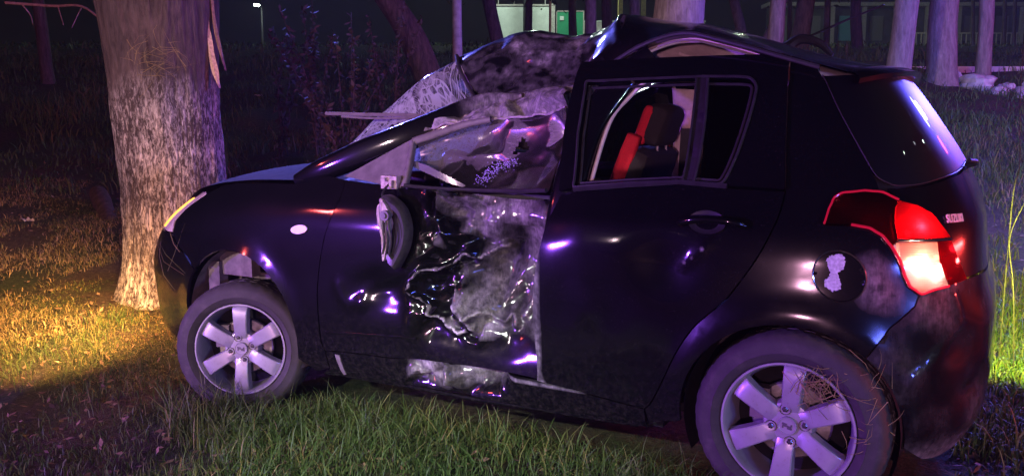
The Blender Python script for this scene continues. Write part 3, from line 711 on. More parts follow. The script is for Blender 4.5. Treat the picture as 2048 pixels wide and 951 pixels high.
# hatch, rear glass, bumper run right round the tail
def both(half): h_ = np.asarray(half, float); m = h_[::-1] * [-1, 1]; return np.vstack([h_, m])
hatch_l = np.vstack([GLS[::-1][:-1][::1][:0], [(0,1.078)], [(.3,1.073),(.536,1.055),(.681,1.036),(.76,1.03),(.80,1.03)], LAMP[6:13], [(.45,.765),(.2,.752),(0,.75)]])
hp = np.vstack([hatch_l, (hatch_l[1:-1] * [-1, 1])[::-1]])
hatch = panel('tailgate', hp, QPAINT, h=.03, disp=lambda Q, s, z, nn: (Q + nn * (.006 * np.exp(-((z - .9) / .08) ** 2))[:, None], 0 * s))
gl_half = np.vstack([[(0,1.385)], [(.4,1.384),(.7,1.38)], GLS])
glp = np.vstack([gl_half, (gl_half[1:-1] * [-1, 1])[::-1]])
rg = panel('rear_window', glp, DUSTG, h=.04, gap=.002, off=-.002, flange=.004, parent=hatch)
panel('tailgate_light_block', np.vstack([[(0,1.39),(.5,1.388),(.80,1.375),(.80,1.06),(.62,.98),(.55,.80),(0,.78)], [(-.55,.80),(-.62,.98),(-.80,1.06),(-.80,1.375),(-.5,1.388)]]), DARK, h=.06, gap=0, off=-.025, flange=0, parent=hatch)  # added dark sheet behind hatch and glass, stops lamp light leaking through
panel('corner_filler', [(.72,1.075),(.90,1.075),(.90,.97),(.72,.96)], DARK, h=.04, gap=0, off=-.02, flange=0, parent=hatch)
panel('corner_filler', [(.72,1.075),(.90,1.075),(.90,.97),(.72,.96)], DARK, h=.04, gap=0, off=-.02, flange=0, parent=hatch, mirror=True)
strip('window_edge', GLS, .0016, SEALG, .001, hatch, closed=False)
bh = np.vstack([RARC[i_sp:][RARC[i_sp:, 1] > .215], [(.66,.20),(.593,.19),(.4,.20),(.2,.22),(0,.225)], [(0,.745),(.2,.747),(.45,.759)], LAMP[12:16], [(.764,.688),(.852,.623)]])
i_mid = len(bh) - 0
bl = RARC[i_sp:][RARC[i_sp:, 1] > .215]
low = np.array([(.66,.20),(.593,.19),(.4,.20),(.2,.22),(0,.225)]); top = np.vstack([[(0,.745),(.2,.747),(.45,.759)], LAMP[12:16], [(.764,.688),(.852,.623)]])
bp_ = np.vstack([bl, low, (low[:-1] * [-1, 1])[::-1], (bl * [-1, 1])[::-1], (top[1:] * [-1, 1])[::-1], top])
bumper = panel('rear_bumper', bp_, PAINT, h=.03, fine=.02, disp=bumper_disp)
bumper['label'] = 'dented scuffed rear bumper'
tw = catmull([(.30,.95,1.094),(.2,1,1.09),(.05,1,1.10)], 3)
def letters():
    cu = bpy.data.curves.new('t', 'FONT'); cu.body = 'SUZUKI'; cu.size = .042; cu.extrude = .002; cu.offset = .0002; cu.space_character = 1.08
    o = bpy.data.objects.new('t', cu); C.objects.link(o); bpy.context.view_layer.update()
    me = bpy.data.meshes.new_from_object(o.evaluated_get(bpy.context.evaluated_depsgraph_get()))
    V = np.array([v.co[:] for v in me.vertices]); F = [tuple(p.vertices) for p in me.polygons]
    bpy.data.objects.remove(o); bpy.data.curves.remove(cu); bpy.data.meshes.remove(me)
    s_ = .628 - V[:, 0] * .52; z_ = .926 + V[:, 1] * .80
    return pos(s_, z_) + pnorm(s_, z_) * (.0095 + V[:, 2])[:, None], F
V, F = letters(); part('lettering', V, F, plain('letter_silver', (.75,.72,.74), .35, .2, var=.05), hatch, smooth=False)

# front bumper, headlamps, side marker
fb_l = np.vstack([FARC[i_fp:][FARC[i_fp:, 1] > .19], [(3.88,.13),(4.3,.12),(4.6,.12),(ST,.12)]])
fb_t = np.array([(ST,.71),(4.7,.71),(4.4,.70),(4.2,.70),(4.03,.70),(3.89,.635)])
mir = lambda q: np.stack([2 * ST - q[:, 0], q[:, 1]], -1)[::-1]
fbp = np.vstack([fb_l, mir(fb_l[:-1]), mir(fb_t[1:]), fb_t])
panel('front_bumper', fbp, PAINT, h=.04)
HL = np.array([(4.03,.705),(4.2,.705),(4.4,.705),(4.52,.73),(4.50,.78),(4.42,.83),(4.30,.875),(4.20,.895),(4.11,.893),(4.125,.83),(4.105,.76)])
hl = panel('headlamp', catmull(HL, 2, True), HEADL, h=.025, gap=.002)
hl['label'] = 'headlamp with amber turn light on'
panel('turn_signal', [(4.20,.715),(4.33,.712),(4.36,.75),(4.32,.82),(4.24,.86),(4.20,.82)], AMBER, h=.025, gap=0, off=.004, flange=.004, parent=hl)
panel('headlamp', catmull(np.stack([2 * ST - HL[:, 0], HL[:, 1]], -1)[::-1], 2, True), HEADL, h=.03, gap=.002)
gr = np.array([(4.55,.715),(4.55,.80),(ST,.82),(2 * ST - 4.55,.80),(2 * ST - 4.55,.715),(ST,.715)])
panel('grille', gr, BLACKPL, h=.04)
sm = np.stack([3.157 + .046 * np.cos(fa), .786 + .019 * np.sin(fa)], -1)
panel('side_marker', sm, SIGNALM, h=.012, gap=0, off=.006, flange=.006, parent=fr)

# ---- right side, undamaged
def R_(q): return np.asarray(q, float)
panel('front_fender', fender, PAINT, mirror=True, h=.04)
panel('front_door', fdoor, PAINT, mirror=True, h=.04)
panel('rear_door', rdoor, PAINT, mirror=True, h=.04)
rq = panel('rear_quarter_panel', quarter, PAINT, mirror=True, h=.04)
panel('sill', sill, PAINT, mirror=True, h=.04)
LAMPR = emit_mat('right_lamp_lens', (1, .6, .05), .6, (.4, .05, .03))
tl2 = panel('tail_lamp', LSM, LAMPR, mirror=True, h=.03, gap=.001, off=.006, flange=.03)
panel('turn_signal', dn, YLAMP, mirror=True, h=.03, gap=.001, off=.010, flange=.006, parent=tl2)
up_r = np.array([(2.90,.985),(2.72,1.10),(2.55,1.20),(2.40,1.28),(2.20,1.36),(2.0,1.42),(1.85,1.435),(1.628,1.439),(1.259,1.441),(.922,1.441),(.953,1.393),(1.01,1.296),(1.08,1.138),(1.115,1.016),(1.452,1.03),(1.856,.992),(2.255,.979),(2.61,.972)])
w1 = np.array([(2.70,1.0),(2.50,1.16),(2.36,1.25),(2.18,1.33),(2.02,1.37),(1.97,1.36),(1.98,1.01)])
wr = panel('side_window_frame', up_r, PAINT, holes=[w1, rwin], mirror=True, h=.04, flange=.03)
panel('side_window', w1, TINT, mirror=True, h=.06, gap=-.004, off=-.008, flange=0, parent=wr)
panel('side_window', rwin, TINT, mirror=True, h=.06, gap=-.004, off=-.008, flange=0, parent=wr)
# ------------------------------------------------------------------ roof, crushed in over the driver
ROOF = np.array([
 [(1.36,.40,1.29),(1.42,.36,1.36),(1.49,.32,1.44),(1.56,.24,1.50),(1.60,.05,1.50),(1.60,-.15,1.485),(1.56,-.40,1.455),(1.50,-.565,1.42)],
 [(1.24,.41,1.32),(1.28,.37,1.41),(1.32,.31,1.51),(1.37,.20,1.572),(1.38,.03,1.565),(1.38,-.18,1.53),(1.37,-.42,1.48),(1.34,-.57,1.43)],
 [(1.10,.43,1.345),(1.13,.38,1.42),(1.17,.31,1.53),(1.22,.20,1.598),(1.22,.0,1.58),(1.22,-.2,1.54),(1.22,-.43,1.49),(1.2,-.575,1.435)],
 [(.96,.46,1.36),(.98,.40,1.43),(1.0,.32,1.52),(1.02,.20,1.572),(1.03,.0,1.57),(1.04,-.2,1.55),(1.04,-.43,1.495),(1.04,-.578,1.437)],
 [(.84,.50,1.385),(.86,.44,1.44),(.87,.34,1.525),(.90,.20,1.592),(.92,0,1.60),(.93,-.2,1.57),(.93,-.43,1.5),(.93,-.58,1.438)],
 [(.74,.53,1.43),(.755,.47,1.51),(.77,.36,1.59),(.80,.17,1.642),(.82,0,1.632),(.82,-.2,1.585),(.82,-.43,1.505),(.82,-.58,1.438)],
 [(.60,.55,1.50),(.61,.48,1.54),(.62,.36,1.583),(.64,.17,1.612),(.66,0,1.615),(.66,-.2,1.58),(.66,-.43,1.505),(.66,-.58,1.438)],
 [(.45,.555,1.535),(.45,.48,1.556),(.46,.35,1.577),(.47,.17,1.588),(.48,0,1.586),(.49,-.2,1.56),(.5,-.43,1.5),(.5,-.58,1.437)],
 [(.31,.56,1.505),(.31,.48,1.525),(.31,.35,1.54),(.32,.17,1.549),(.33,0,1.546),(.33,-.2,1.53),(.33,-.43,1.49),(.33,-.575,1.435)],
 [(.13,.555,1.45),(.13,.48,1.465),(.13,.35,1.48),(.14,.17,1.49),(.15,0,1.494),(.15,-.2,1.49),(.15,-.43,1.47),(.15,-.57,1.43)],
 [(.0,.54,1.41),(0,.47,1.425),(0,.34,1.438),(0,.17,1.448),(0,0,1.452),(0,-.17,1.45),(0,-.4,1.435),(0,-.55,1.41)],
 [(-.09,.52,1.382),(-.10,.45,1.40),(-.11,.33,1.412),(-.12,.17,1.42),(-.12,0,1.422),(-.12,-.17,1.42),(-.11,-.4,1.405),(-.09,-.53,1.382)]])
def net(P, ku, kv):
    A = np.stack([catmull(P[:, j], ku) for j in range(P.shape[1])], 1)
    return np.stack([catmull(A[i], kv) for i in range(A.shape[0])], 0)
RG = net(ROOF, 16, 12)
uu, vv = np.meshgrid(np.linspace(0, 11, RG.shape[0]), np.linspace(0, 7, RG.shape[1]), indexing='ij')
mask = smooth01((5.6 - uu) / 1.5) * smooth01((4.3 - vv) / 2.0)
cr = crumple(RG[..., 0].ravel(), RG[..., 2].ravel() * 1.0 - RG[..., 1].ravel(), 31, 1.0).reshape(uu.shape)
fold = np.exp(-((uu - 5.0 + .25 * (vv - 2)) / .16) ** 2) * smooth01((4.5 - vv) / 2)
RG[..., 1] += mask * cr * .15; RG[..., 2] += mask * cr * .17 + .014 * fold * (vv > .6)
sfr = (.66 + .16 * fbm(stack(uu * 2, vv * 2, 0 * uu), 3, 6)) * np.exp(-((uu - 2.6 + .5 * fbm(stack(uu * 1.3, vv * 1.3, 0 * uu), 3, 16)) / 1.7) ** 2 - ((vv - 1.75 + .4 * fbm(stack(uu * 1.5, vv * 1.5, 0 * uu + 4), 3, 17)) / 1.0) ** 2) * np.clip(.85 + .45 * fbm(stack(uu * 3.2, vv * 3.2, 0 * uu), 3, 18), .3, 1.1)
sfr = np.maximum(sfr, .95 * np.exp(-((uu - 4.62) / .10) ** 2 - ((vv - 2.3) / .35) ** 2)); sfr = np.maximum(sfr, .9 * np.exp(-((uu - 4.2 - .25 * (vv - 1.2)) / .10) ** 2 - ((vv - 1.1) / .45) ** 2))
sfr = np.maximum(sfr, .62 * np.exp(-((vv - 2.6) / .25) ** 2) * smooth01((uu - 1.5)) * smooth01((4.4 - uu)))
sfr = np.maximum(sfr, (.35 + .07 * fbm(stack(uu * 4, vv * 4, 0 * uu), 2, 3)) * mask)
mb = MB().grid(RG); V, F = mb.data()
roof = part('roof', V, [f[::-1] for f in F], QPAINT, attrs={'scuff': sfr.ravel()}, angle=75)
roof['label'] = 'roof caved in above driver'
# headliner under it, pale
HLN = net(ROOF[:, :], 6, 6).copy(); HLN[..., 2] -= .035; HLN[:, :, 1] *= .97
mpart('headliner', MB().grid(HLN), BEIGE, roof)
xs_ = np.linspace(.12, .78, 24); sag = np.array([[(x, y, np.interp(x, ROOF[::-1, 2, 0], ROOF[::-1, 2, 2]) - dz - .012 * math.sin(x * 21) * k) for x in xs_] for y, dz, k in ((.40, .025, 0), (.34, .05, .3), (.28, .085, .6), (.22, .12, 1), (.14, .15, 1))])
mpart('bright_headliner_sheet', MB().grid(sag), BEIGE, roof)  # added sheet turned towards the lamps to brighten the roof gap
mpart('grab_handle', MB().tube(catmull([(.30,.31,1.46),(.36,.34,1.445),(.46,.34,1.45),(.54,.31,1.475)], 5), .007, 8), BEIGE, roof)
# buckled door opening: rubber seal and pale inner rail under the roof edge
edge = catmull(ROOF[4:11, 0], 8)
mpart('door_seal', MB().tube(edge + [0, .004, -.010], .008, 8), RUBBER, roof)
inner_r = catmull([(.72,.50,1.42),(.60,.50,1.472),(.50,.50,1.502),(.40,.50,1.505),(.30,.50,1.487),(.16,.50,1.435)], 6)
mpart('inner_rail', MB().tube(inner_r, .010, 8), BEIGE, roof)
mpart('inner_seal', MB().tube(inner_r + [0, .02, .012], .007, 8), RUBBER, roof)
G = np.stack([edge[:, :] + [0, .0, -.006], edge + [0, .002, -.014], edge + [0, -.03, -.022]], 1)
mpart('roof_rail', MB().grid(G), PAINT, roof)
# aerial
mpart('aerial_base', MB().tube(catmull([(.22,.0,1.50),(.17,.0,1.535),(.10,0,1.518),(.05,0,1.47)], 4), [.03,.024,.022,.020,.02,.018,.017,.016,.015,.014,.012,.010,.008], 8), BLACKPL, roof)
mpart('aerial', MB().tube([(.17,0,1.53),(.0,.0,1.60),(-.12,0,1.645)], [.005,.004,.003], 6), BLACKPL, roof)

# spoiler
yy = np.linspace(.52, -.52, 33); prof = []
for y in yy:
    e = 1 - (abs(y) / .54) ** 4
    x0 = np.interp(abs(y), [0, .33, .53], [-.125, -.115, -.09]); z0 = np.interp(abs(y), [0, .17, .33, .45, .53], [1.424, 1.422, 1.414, 1.402, 1.385])
    prof.append([(x0, y, z0), (x0 - .05 * e, y, z0 - .004), (x0 - .095 * e - .01, y, z0 - .014), (x0 - .118 * e - .012, y, z0 - .024), (x0 - .110 * e - .010, y, z0 - .040), (x0 - .06 * e - .005, y, z0 - .048 + .004), (x0 + .0, y, z0 - .040)])
mpart('spoiler', MB().grid(np.array(prof)), PAINT, hatch)
mpart('brake_light_strip', MB().box((-.236, 0, 1.392), (.012, .30, .012)), LAMPRED, hatch)
mpart('rear_wiper', MB().tube(catmull([(-.452,-.02,1.085),(-.452,.08,1.092),(-.435,.22,1.10)], 4), .007, 6), BLACKPL, hatch)
mpart('wiper_pivot', MB().tube([(-.42,0,1.072),(-.455,0,1.085)], .012, 8), BLACKPL, hatch)

# bonnet
xs = np.array([2.06, 2.2, 2.35, 2.5, 2.62, 2.72, 2.80, 2.87, 2.93])
ez = np.array([.975, .972, .966, .952, .935, .915, .893, .865, .83]); ey = np.array([.70,.705,.70,.69,.675,.655,.63,.60,.56])
bx = np.array([.14, .10, .07, .06, .06, .065, .07, .075, .08]); ch = np.array([.03, .045, .052, .054, .052, .048, .043, .036, .03])
BN = np.array([[(x + b * (1 - t * t), y * t, z + c_ * (1 - abs(t) ** 2.4)) for t in np.linspace(1, -1, 17)] for x, z, y, b, c_ in zip(xs, ez, ey, bx, ch)])
BN = net(BN, 4, 3)
BON = plain('dusty_bonnet_paint', (.035, .030, .030), .85, var=.4, scale=30, coat=.0, spec=.04)
V, F = MB().grid(BN).data()
mpart('bonnet', MB().grid(BN), BON)
mpart('cowl', MB().grid(np.array([[(2.03 + .14 * (1 - t * t) + dx, .66 * t, .985 + .03 * (1 - t * t) + dz) for t in np.linspace(1, -1, 15)] for dx, dz in ((.09, -.025), (.06, -.012), (.0, .0), (-.10, -.04))])), BLACKPL)

# ------------------------------------------------------------------ windscreen, sagging and shattered
bot = catmull([(2.06,.60,1.02),(2.20,.38,1.005),(2.27,0,1.0),(2.20,-.38,1.005),(2.06,-.62,1.02)], 8)
topc = catmull([ROOF[0, 0], ROOF[0, 1], ROOF[0, 2], ROOF[0, 3], ROOF[0, 4], ROOF[0, 5], ROOF[0, 6], ROOF[0, 7]], 8)
m_ = 64
rs_ = lambda P: np.stack([np.interp(np.linspace(0, 1, m_), np.r_[0, np.cumsum(np.linalg.norm(np.diff(P, axis=0), axis=1))] / np.linalg.norm(np.diff(P, axis=0), axis=1).sum(), P[:, k]) for k in range(3)], -1)
B_, T_ = rs_(bot), rs_(topc)
tt = np.linspace(0, 1, 40)[:, None, None]
WS = B_[None] * (1 - tt) + T_[None] * tt
nb = np.array([.55, .0, .8])
arch_ = 4 * tt * (1 - tt)
WS = WS + nb * ((.06 * arch_) + .016 * arch_ * fbm(WS * 5, 3, 77)[..., None])
imp = np.array([1.50, .47, 1.25]); ax1 = np.array([-.35, -.93, .0]); ax2 = np.array([-.77, .0, .64])
rel = WS - imp
cu = (rel @ ax1).ravel(); cv = (rel @ np.array([-.78, .0, .62])).ravel()
V, F = MB().grid(WS - [0, 0, .006]).data()
wsn = part('windscreen', V, F, CRACKED, attrs={'cu': cu, 'cv': cv}); wsn['label'] = 'shattered windscreen'
mpart('windscreen_molding', MB().tube(catmull([ROOF[0, 0] + [.0, .03, -.02], ROOF[0, 0] + [.012, .01, .02], ROOF[0, 1] + [.015, 0, .004], ROOF[0, 2] + [.016, 0, .004], ROOF[0, 3] + [.012, 0, .006]], 4), .009, 6), CHROME.copy() if False else SEALG, wsn)
mpart('inspection_sticker', MB().grid(np.array([[(1.478,.445,1.275),(1.452,.46,1.30)],[(1.42,.46,1.235),(1.40,.47,1.26)]])), plain('paper', (.62,.52,.36), .8), wsn)
# loose roof molding bar hanging out over the bonnet
barp = np.array([(2.142,.45,1.257),(1.90,.47,1.252),(1.65,.485,1.249),(1.439,.50,1.245)])
br = mpart('loose_molding', MB().tube(barp, .0085, 6), GREYPL)
mpart('molding_lip', MB().tube(catmull([(2.05,.452,1.243),(1.85,.47,1.236),(1.62,.485,1.238)], 4), .005, 6), GREYPL, br)

# ------------------------------------------------------------------ A pillars and the crushed rail
def sweep(name, path, w, th, mat, parent=None, scf=None, seed=0, amp=0., nu=10, nv=14):
    P = catmull(path, nu); n = len(P); k = len(path)
    W = np.interp(np.linspace(0, k - 1, n), np.arange(k), w)
    T = np.gradient(P, axis=0); T /= np.linalg.norm(T, axis=1)[:, None]
    side = np.array([0, 1., 0]); A = side - T * (T @ side)[:, None]; A /= np.linalg.norm(A, axis=1)[:, None]; Bv = np.cross(T, A)
    a = np.linspace(0, 2 * np.pi, nv, endpoint=False)
    ca, sa = np.sign(np.cos(a)) * np.abs(np.cos(a)) ** .6, np.sign(np.sin(a)) * np.abs(np.sin(a)) ** .6
    G = P[:, None] + A[:, None] * (th * ca)[None, :, None] + Bv[:, None] * (W[:, None] * sa[None])[..., None]
    if amp: G = G + (amp * fbm(G * 14, 3, seed))[..., None] * np.array([.3, 1, 1])
    V, F = MB().grid(G, cv=True).data()
    at = {'scuff': np.repeat(np.interp(np.linspace(0, k - 1, n), np.arange(k), scf if scf is not None else [0] * k), nv)}
    return part(name, V, F, mat, parent, attrs=at, angle=60)
sweep('windscreen_pillar', [(2.12,.655,.965),(1.98,.66,1.017),(1.78,.635,1.092),(1.60,.59,1.158),(1.47,.53,1.215),(1.37,.475,1.265),(1.28,.45,1.30),(1.14,.42,1.325)], [.035,.050,.056,.058,.056,.050,.04,.01], .034, PAINT, None, [0,0,0,0,.10,.4,.6,.6])
sweep('windscreen_pillar', [(2.12,-.655,.985),(1.98,-.665,1.035),(1.78,-.645,1.15),(1.62,-.61,1.28),(1.50,-.575,1.40)], [.035,.040,.04,.04,.04], .032, PAINT)
# crumpled roof rail and door top, folded between roof edge and glass
upc = rs_(catmull(np.array([ROOF[0, 0] + [.05, .06, -.04], ROOF[0, 0] + [.0, .03, -.01], ROOF[1, 0], ROOF[2, 0], ROOF[3, 0], ROOF[4, 0] + [0, .02, -.02]]), 6))
lowc = rs_(catmull(np.array([(1.50,.60,1.185),(1.40,.565,1.212),(1.28,.55,1.225),(1.16,.545,1.235),(1.02,.555,1.246),(.86,.60,1.275)]), 6))
t5 = np.linspace(0, 1, 26)[:, None, None]
CRR = upc[None] * (1 - t5) + lowc[None] * t5
bulge = 4 * t5 * (1 - t5)
CRR = CRR + np.array([0, 1, .2]) * (.02 * bulge) + np.array([.2, 1., .7]) * (np.minimum(1, bulge * 1.6) * (.9 * crumple(CRR[..., 0].ravel(), CRR[..., 2].ravel() * 1.3, 51, 2.2).reshape(CRR.shape[:2]))[..., None])
V, F = MB().grid(CRR).data()
part('crushed_door_rail', V, F, PAINT, attrs={'scuff': (.74 + .18 * fbm(CRR * 9, 3, 8) + .12 * np.exp(-((t5[..., 0] - .97) / .10) ** 2) + .0 * CRR[..., 0]).ravel()}, angle=75)['label'] = 'crumpled scraped roof rail'
ridge_p = lowc[4:] + np.array([0, .012, .0]) + .006 * fbm(lowc[4:] * 20, 2, 3)[:, None]
mpart('door_top_edge', MB().tube(ridge_p, .005 + .003 * fbm(ridge_p * 30, 2, 9), 7), plain('scraped_metal', (.26,.23,.23), .5, .3, var=.6, scale=70, bmp=.4))
# mirror sail, front window frame strip
SAIL = np.array([(1.774,.758,1.005),(1.491,.68,1.156),(1.481,.775,.97)])
SV = np.vstack([SAIL + [0, .012, 0], SAIL - [0, .02, 0], [SAIL.mean(0) + [0, .012, 0]]])
sail = part('mirror_sail', SV, [(0,1,6),(1,2,6),(2,0,6),(4,3,5),(0,3,4,1),(1,4,5,2),(2,5,3,0)], GREYPL, smooth=True, angle=30)
sweep('window_frame', [(1.49,.685,1.145),(1.40,.64,1.178),(1.30,.60,1.212),(1.20,.575,1.232)], [.016,.016,.014,.012], .014, GREYPL)
sweep('window_frame', [(1.47,.778,.972),(1.478,.73,1.06),(1.488,.69,1.14)], [.014,.013,.012], .014, GREYPL)
# driver window: film-held glass pushed in, with a hole
topg = rs_(catmull(np.array([(1.485,.672,1.14),(1.40,.61,1.175),(1.28,.565,1.215),(1.16,.548,1.232),(1.02,.555,1.243),(.90,.60,1.27),(.862,.62,1.276)]), 6))
botg = rs_(catmull(np.array([(1.46,.775,.978),(1.34,.73,.968),(1.17,.70,.966),(1.0,.725,.972),(.854,.765,.984)]), 6))
t6 = np.linspace(0, 1, 48)[:, None, None]
GW = topg[None] * (1 - t6) + botg[None] * t6
bl6 = 4 * t6 * (1 - t6)
GW = GW - np.array([0, 1, 0]) * (.05 * bl6) + np.array([.1, 1, .1]) * ((np.minimum(1, 2 * bl6) * (0.30 * crumple(GW[..., 0].ravel(), GW[..., 2].ravel(), 63, .8).reshape(GW.shape[:2]))[..., None]))
V, F = MB().grid(GW).data()
cx_, cz_ = V[:, 0], V[:, 2]
hol = np.array([(1.10,1.10),(1.06,1.17),(1.035,1.14),(1.02,1.115)])
hol2 = np.array([(1.50,1.075),(1.32,1.005),(1.24,.965),(1.50,.965)])
cen = np.array([V[list(f)].mean(0) for f in F])
keep = ~inpoly(cen[:, [0, 2]], hol) & ~inpoly(cen[:, [0, 2]], hol2)
F = [f for f, k in zip(F, keep) if k]
sg = .30 * smooth01((1.25 - cx_) / .3) + .30 * np.exp(-(dpoly(np.stack([cx_, cz_], -1), [(1.30,.985),(1.16,1.04),(1.03,1.075)]) / .03) ** 2) + .35 * np.exp(-((cx_ - .87) / .03) ** 2)
dg = part('driver_window', V, F, FILM, attrs={'scuff': sg}, angle=75); dg['label'] = 'cracked driver window held by film'
mpart('glass_shard', MB().grid(np.array([[(1.493,.71,1.078),(1.40,.715,1.055),(1.28,.71,1.005),(1.24,.70,.985)],[(1.488,.715,1.055),(1.40,.72,1.025),(1.30,.715,.99),(1.25,.705,.978)]])), FILM, dg)
gr_ = np.array([(1.165,.715,1.0),(1.12,.70,1.045),(1.07,.69,1.068),(1.02,.685,1.075)])
cub = MB(); rr_ = np.random.default_rng(3)
for k in range(260):
    t_ = rr_.random(); p = catmull(gr_, 8)[int(t_ * 24)] + rr_.normal(0, [.014, .006, .010]); cub.box(p, (.003, .003, .003))
tag(mpart('glass_crumbs', cub, plain('glass_crumb', (.12,.14,.14), .25), dg, smooth=False), kind='stuff')
mpart('belt_molding', MB().tube(botg + [0, .018, .004], .008, 8), SEALG, fd)

# wing mirror torn off, hanging by its cable
mcv = np.array([(1.505,.872,.945),(1.455,.882,.942),(1.40,.885,.90),(1.375,.89,.83),(1.385,.892,.76),(1.425,.89,.69),(1.445,.886,.672),(1.475,.88,.70),(1.495,.875,.78),(1.515,.872,.88)])
mcv = catmull(mcv, 4, True); cc = mcv.mean(0)
MG = np.array([mcv + [0, -.05, 0] - .35 * (mcv - cc), mcv + [0, -.035, 0], mcv, mcv + [0, .016, 0] - .10 * (mcv - cc), mcv + [0, .012, 0] - .28 * (mcv - cc), mcv + [0, -.012, 0] - .34 * (mcv - cc)])
wm = mpart('wing_mirror', MB().grid(MG, cv=True), plain('mirror_shell', (.035,.032,.034), .4, var=.4, scale=50, bmp=.2)); wm['label'] = 'torn off wing mirror dangling by cable'
inn = mcv - .36 * (mcv - cc) + [0, -.008, 0]
fan = np.vstack([inn, [inn.mean(0)]]); part('mirror_glass', fan, [(i, (i + 1) % len(inn), len(inn)) for i in range(len(inn))], plain('mirror_backing', (.07,.06,.08), .2, .6), wm)
sc1 = np.array([(1.515,.872,.93),(1.48,.90,.935),(1.45,.90,.88),(1.455,.90,.80),(1.47,.895,.74),(1.49,.89,.70),(1.50,.88,.78),(1.53,.872,.86)])
q = catmull(sc1, 5, True); q = q + .004 * fbm(q * 60, 2, 5)[:, None]; c3 = q.mean(0)
mpart('broken_bracket', MB().grid(np.array([q + [0, -.02, 0], q + [0, .006, 0], q + [0, .012, 0] - .35 * (q - c3), q + [0, .002, 0] - .75 * (q - c3)]), cv=True), FOAMY, wm)
mpart('pivot_socket', MB().tube([(1.462,.90,.878),(1.462,.918,.878)], .020, 14).tube([(1.462,.91,.878),(1.462,.925,.878)], .011, 12), GREYPL, wm)
for k in range(3):
    mpart('wiring', MB().tube(catmull([(1.475 - .012 * k,.905,.87),(1.47 - .014 * k,.917,.83),(1.468 - .016 * k,.912,.78),(1.485 - .014 * k,.90,.73)], 5), .004, 6), RUBBER, wm)
mpart('cable', MB().tube(catmull([(1.524,.785,.99),(1.518,.83,.975),(1.508,.865,.955),(1.495,.88,.93)], 5), .0045, 6), RUBBER, wm)
mpart('mirror_mount', MB().box((1.528,.785,.992), (.075,.03,.05)).box((1.545,.80,1.004), (.02,.03,.014)).box((1.51,.80,.985), (.012,.03,.03)), FOAMY, sail)
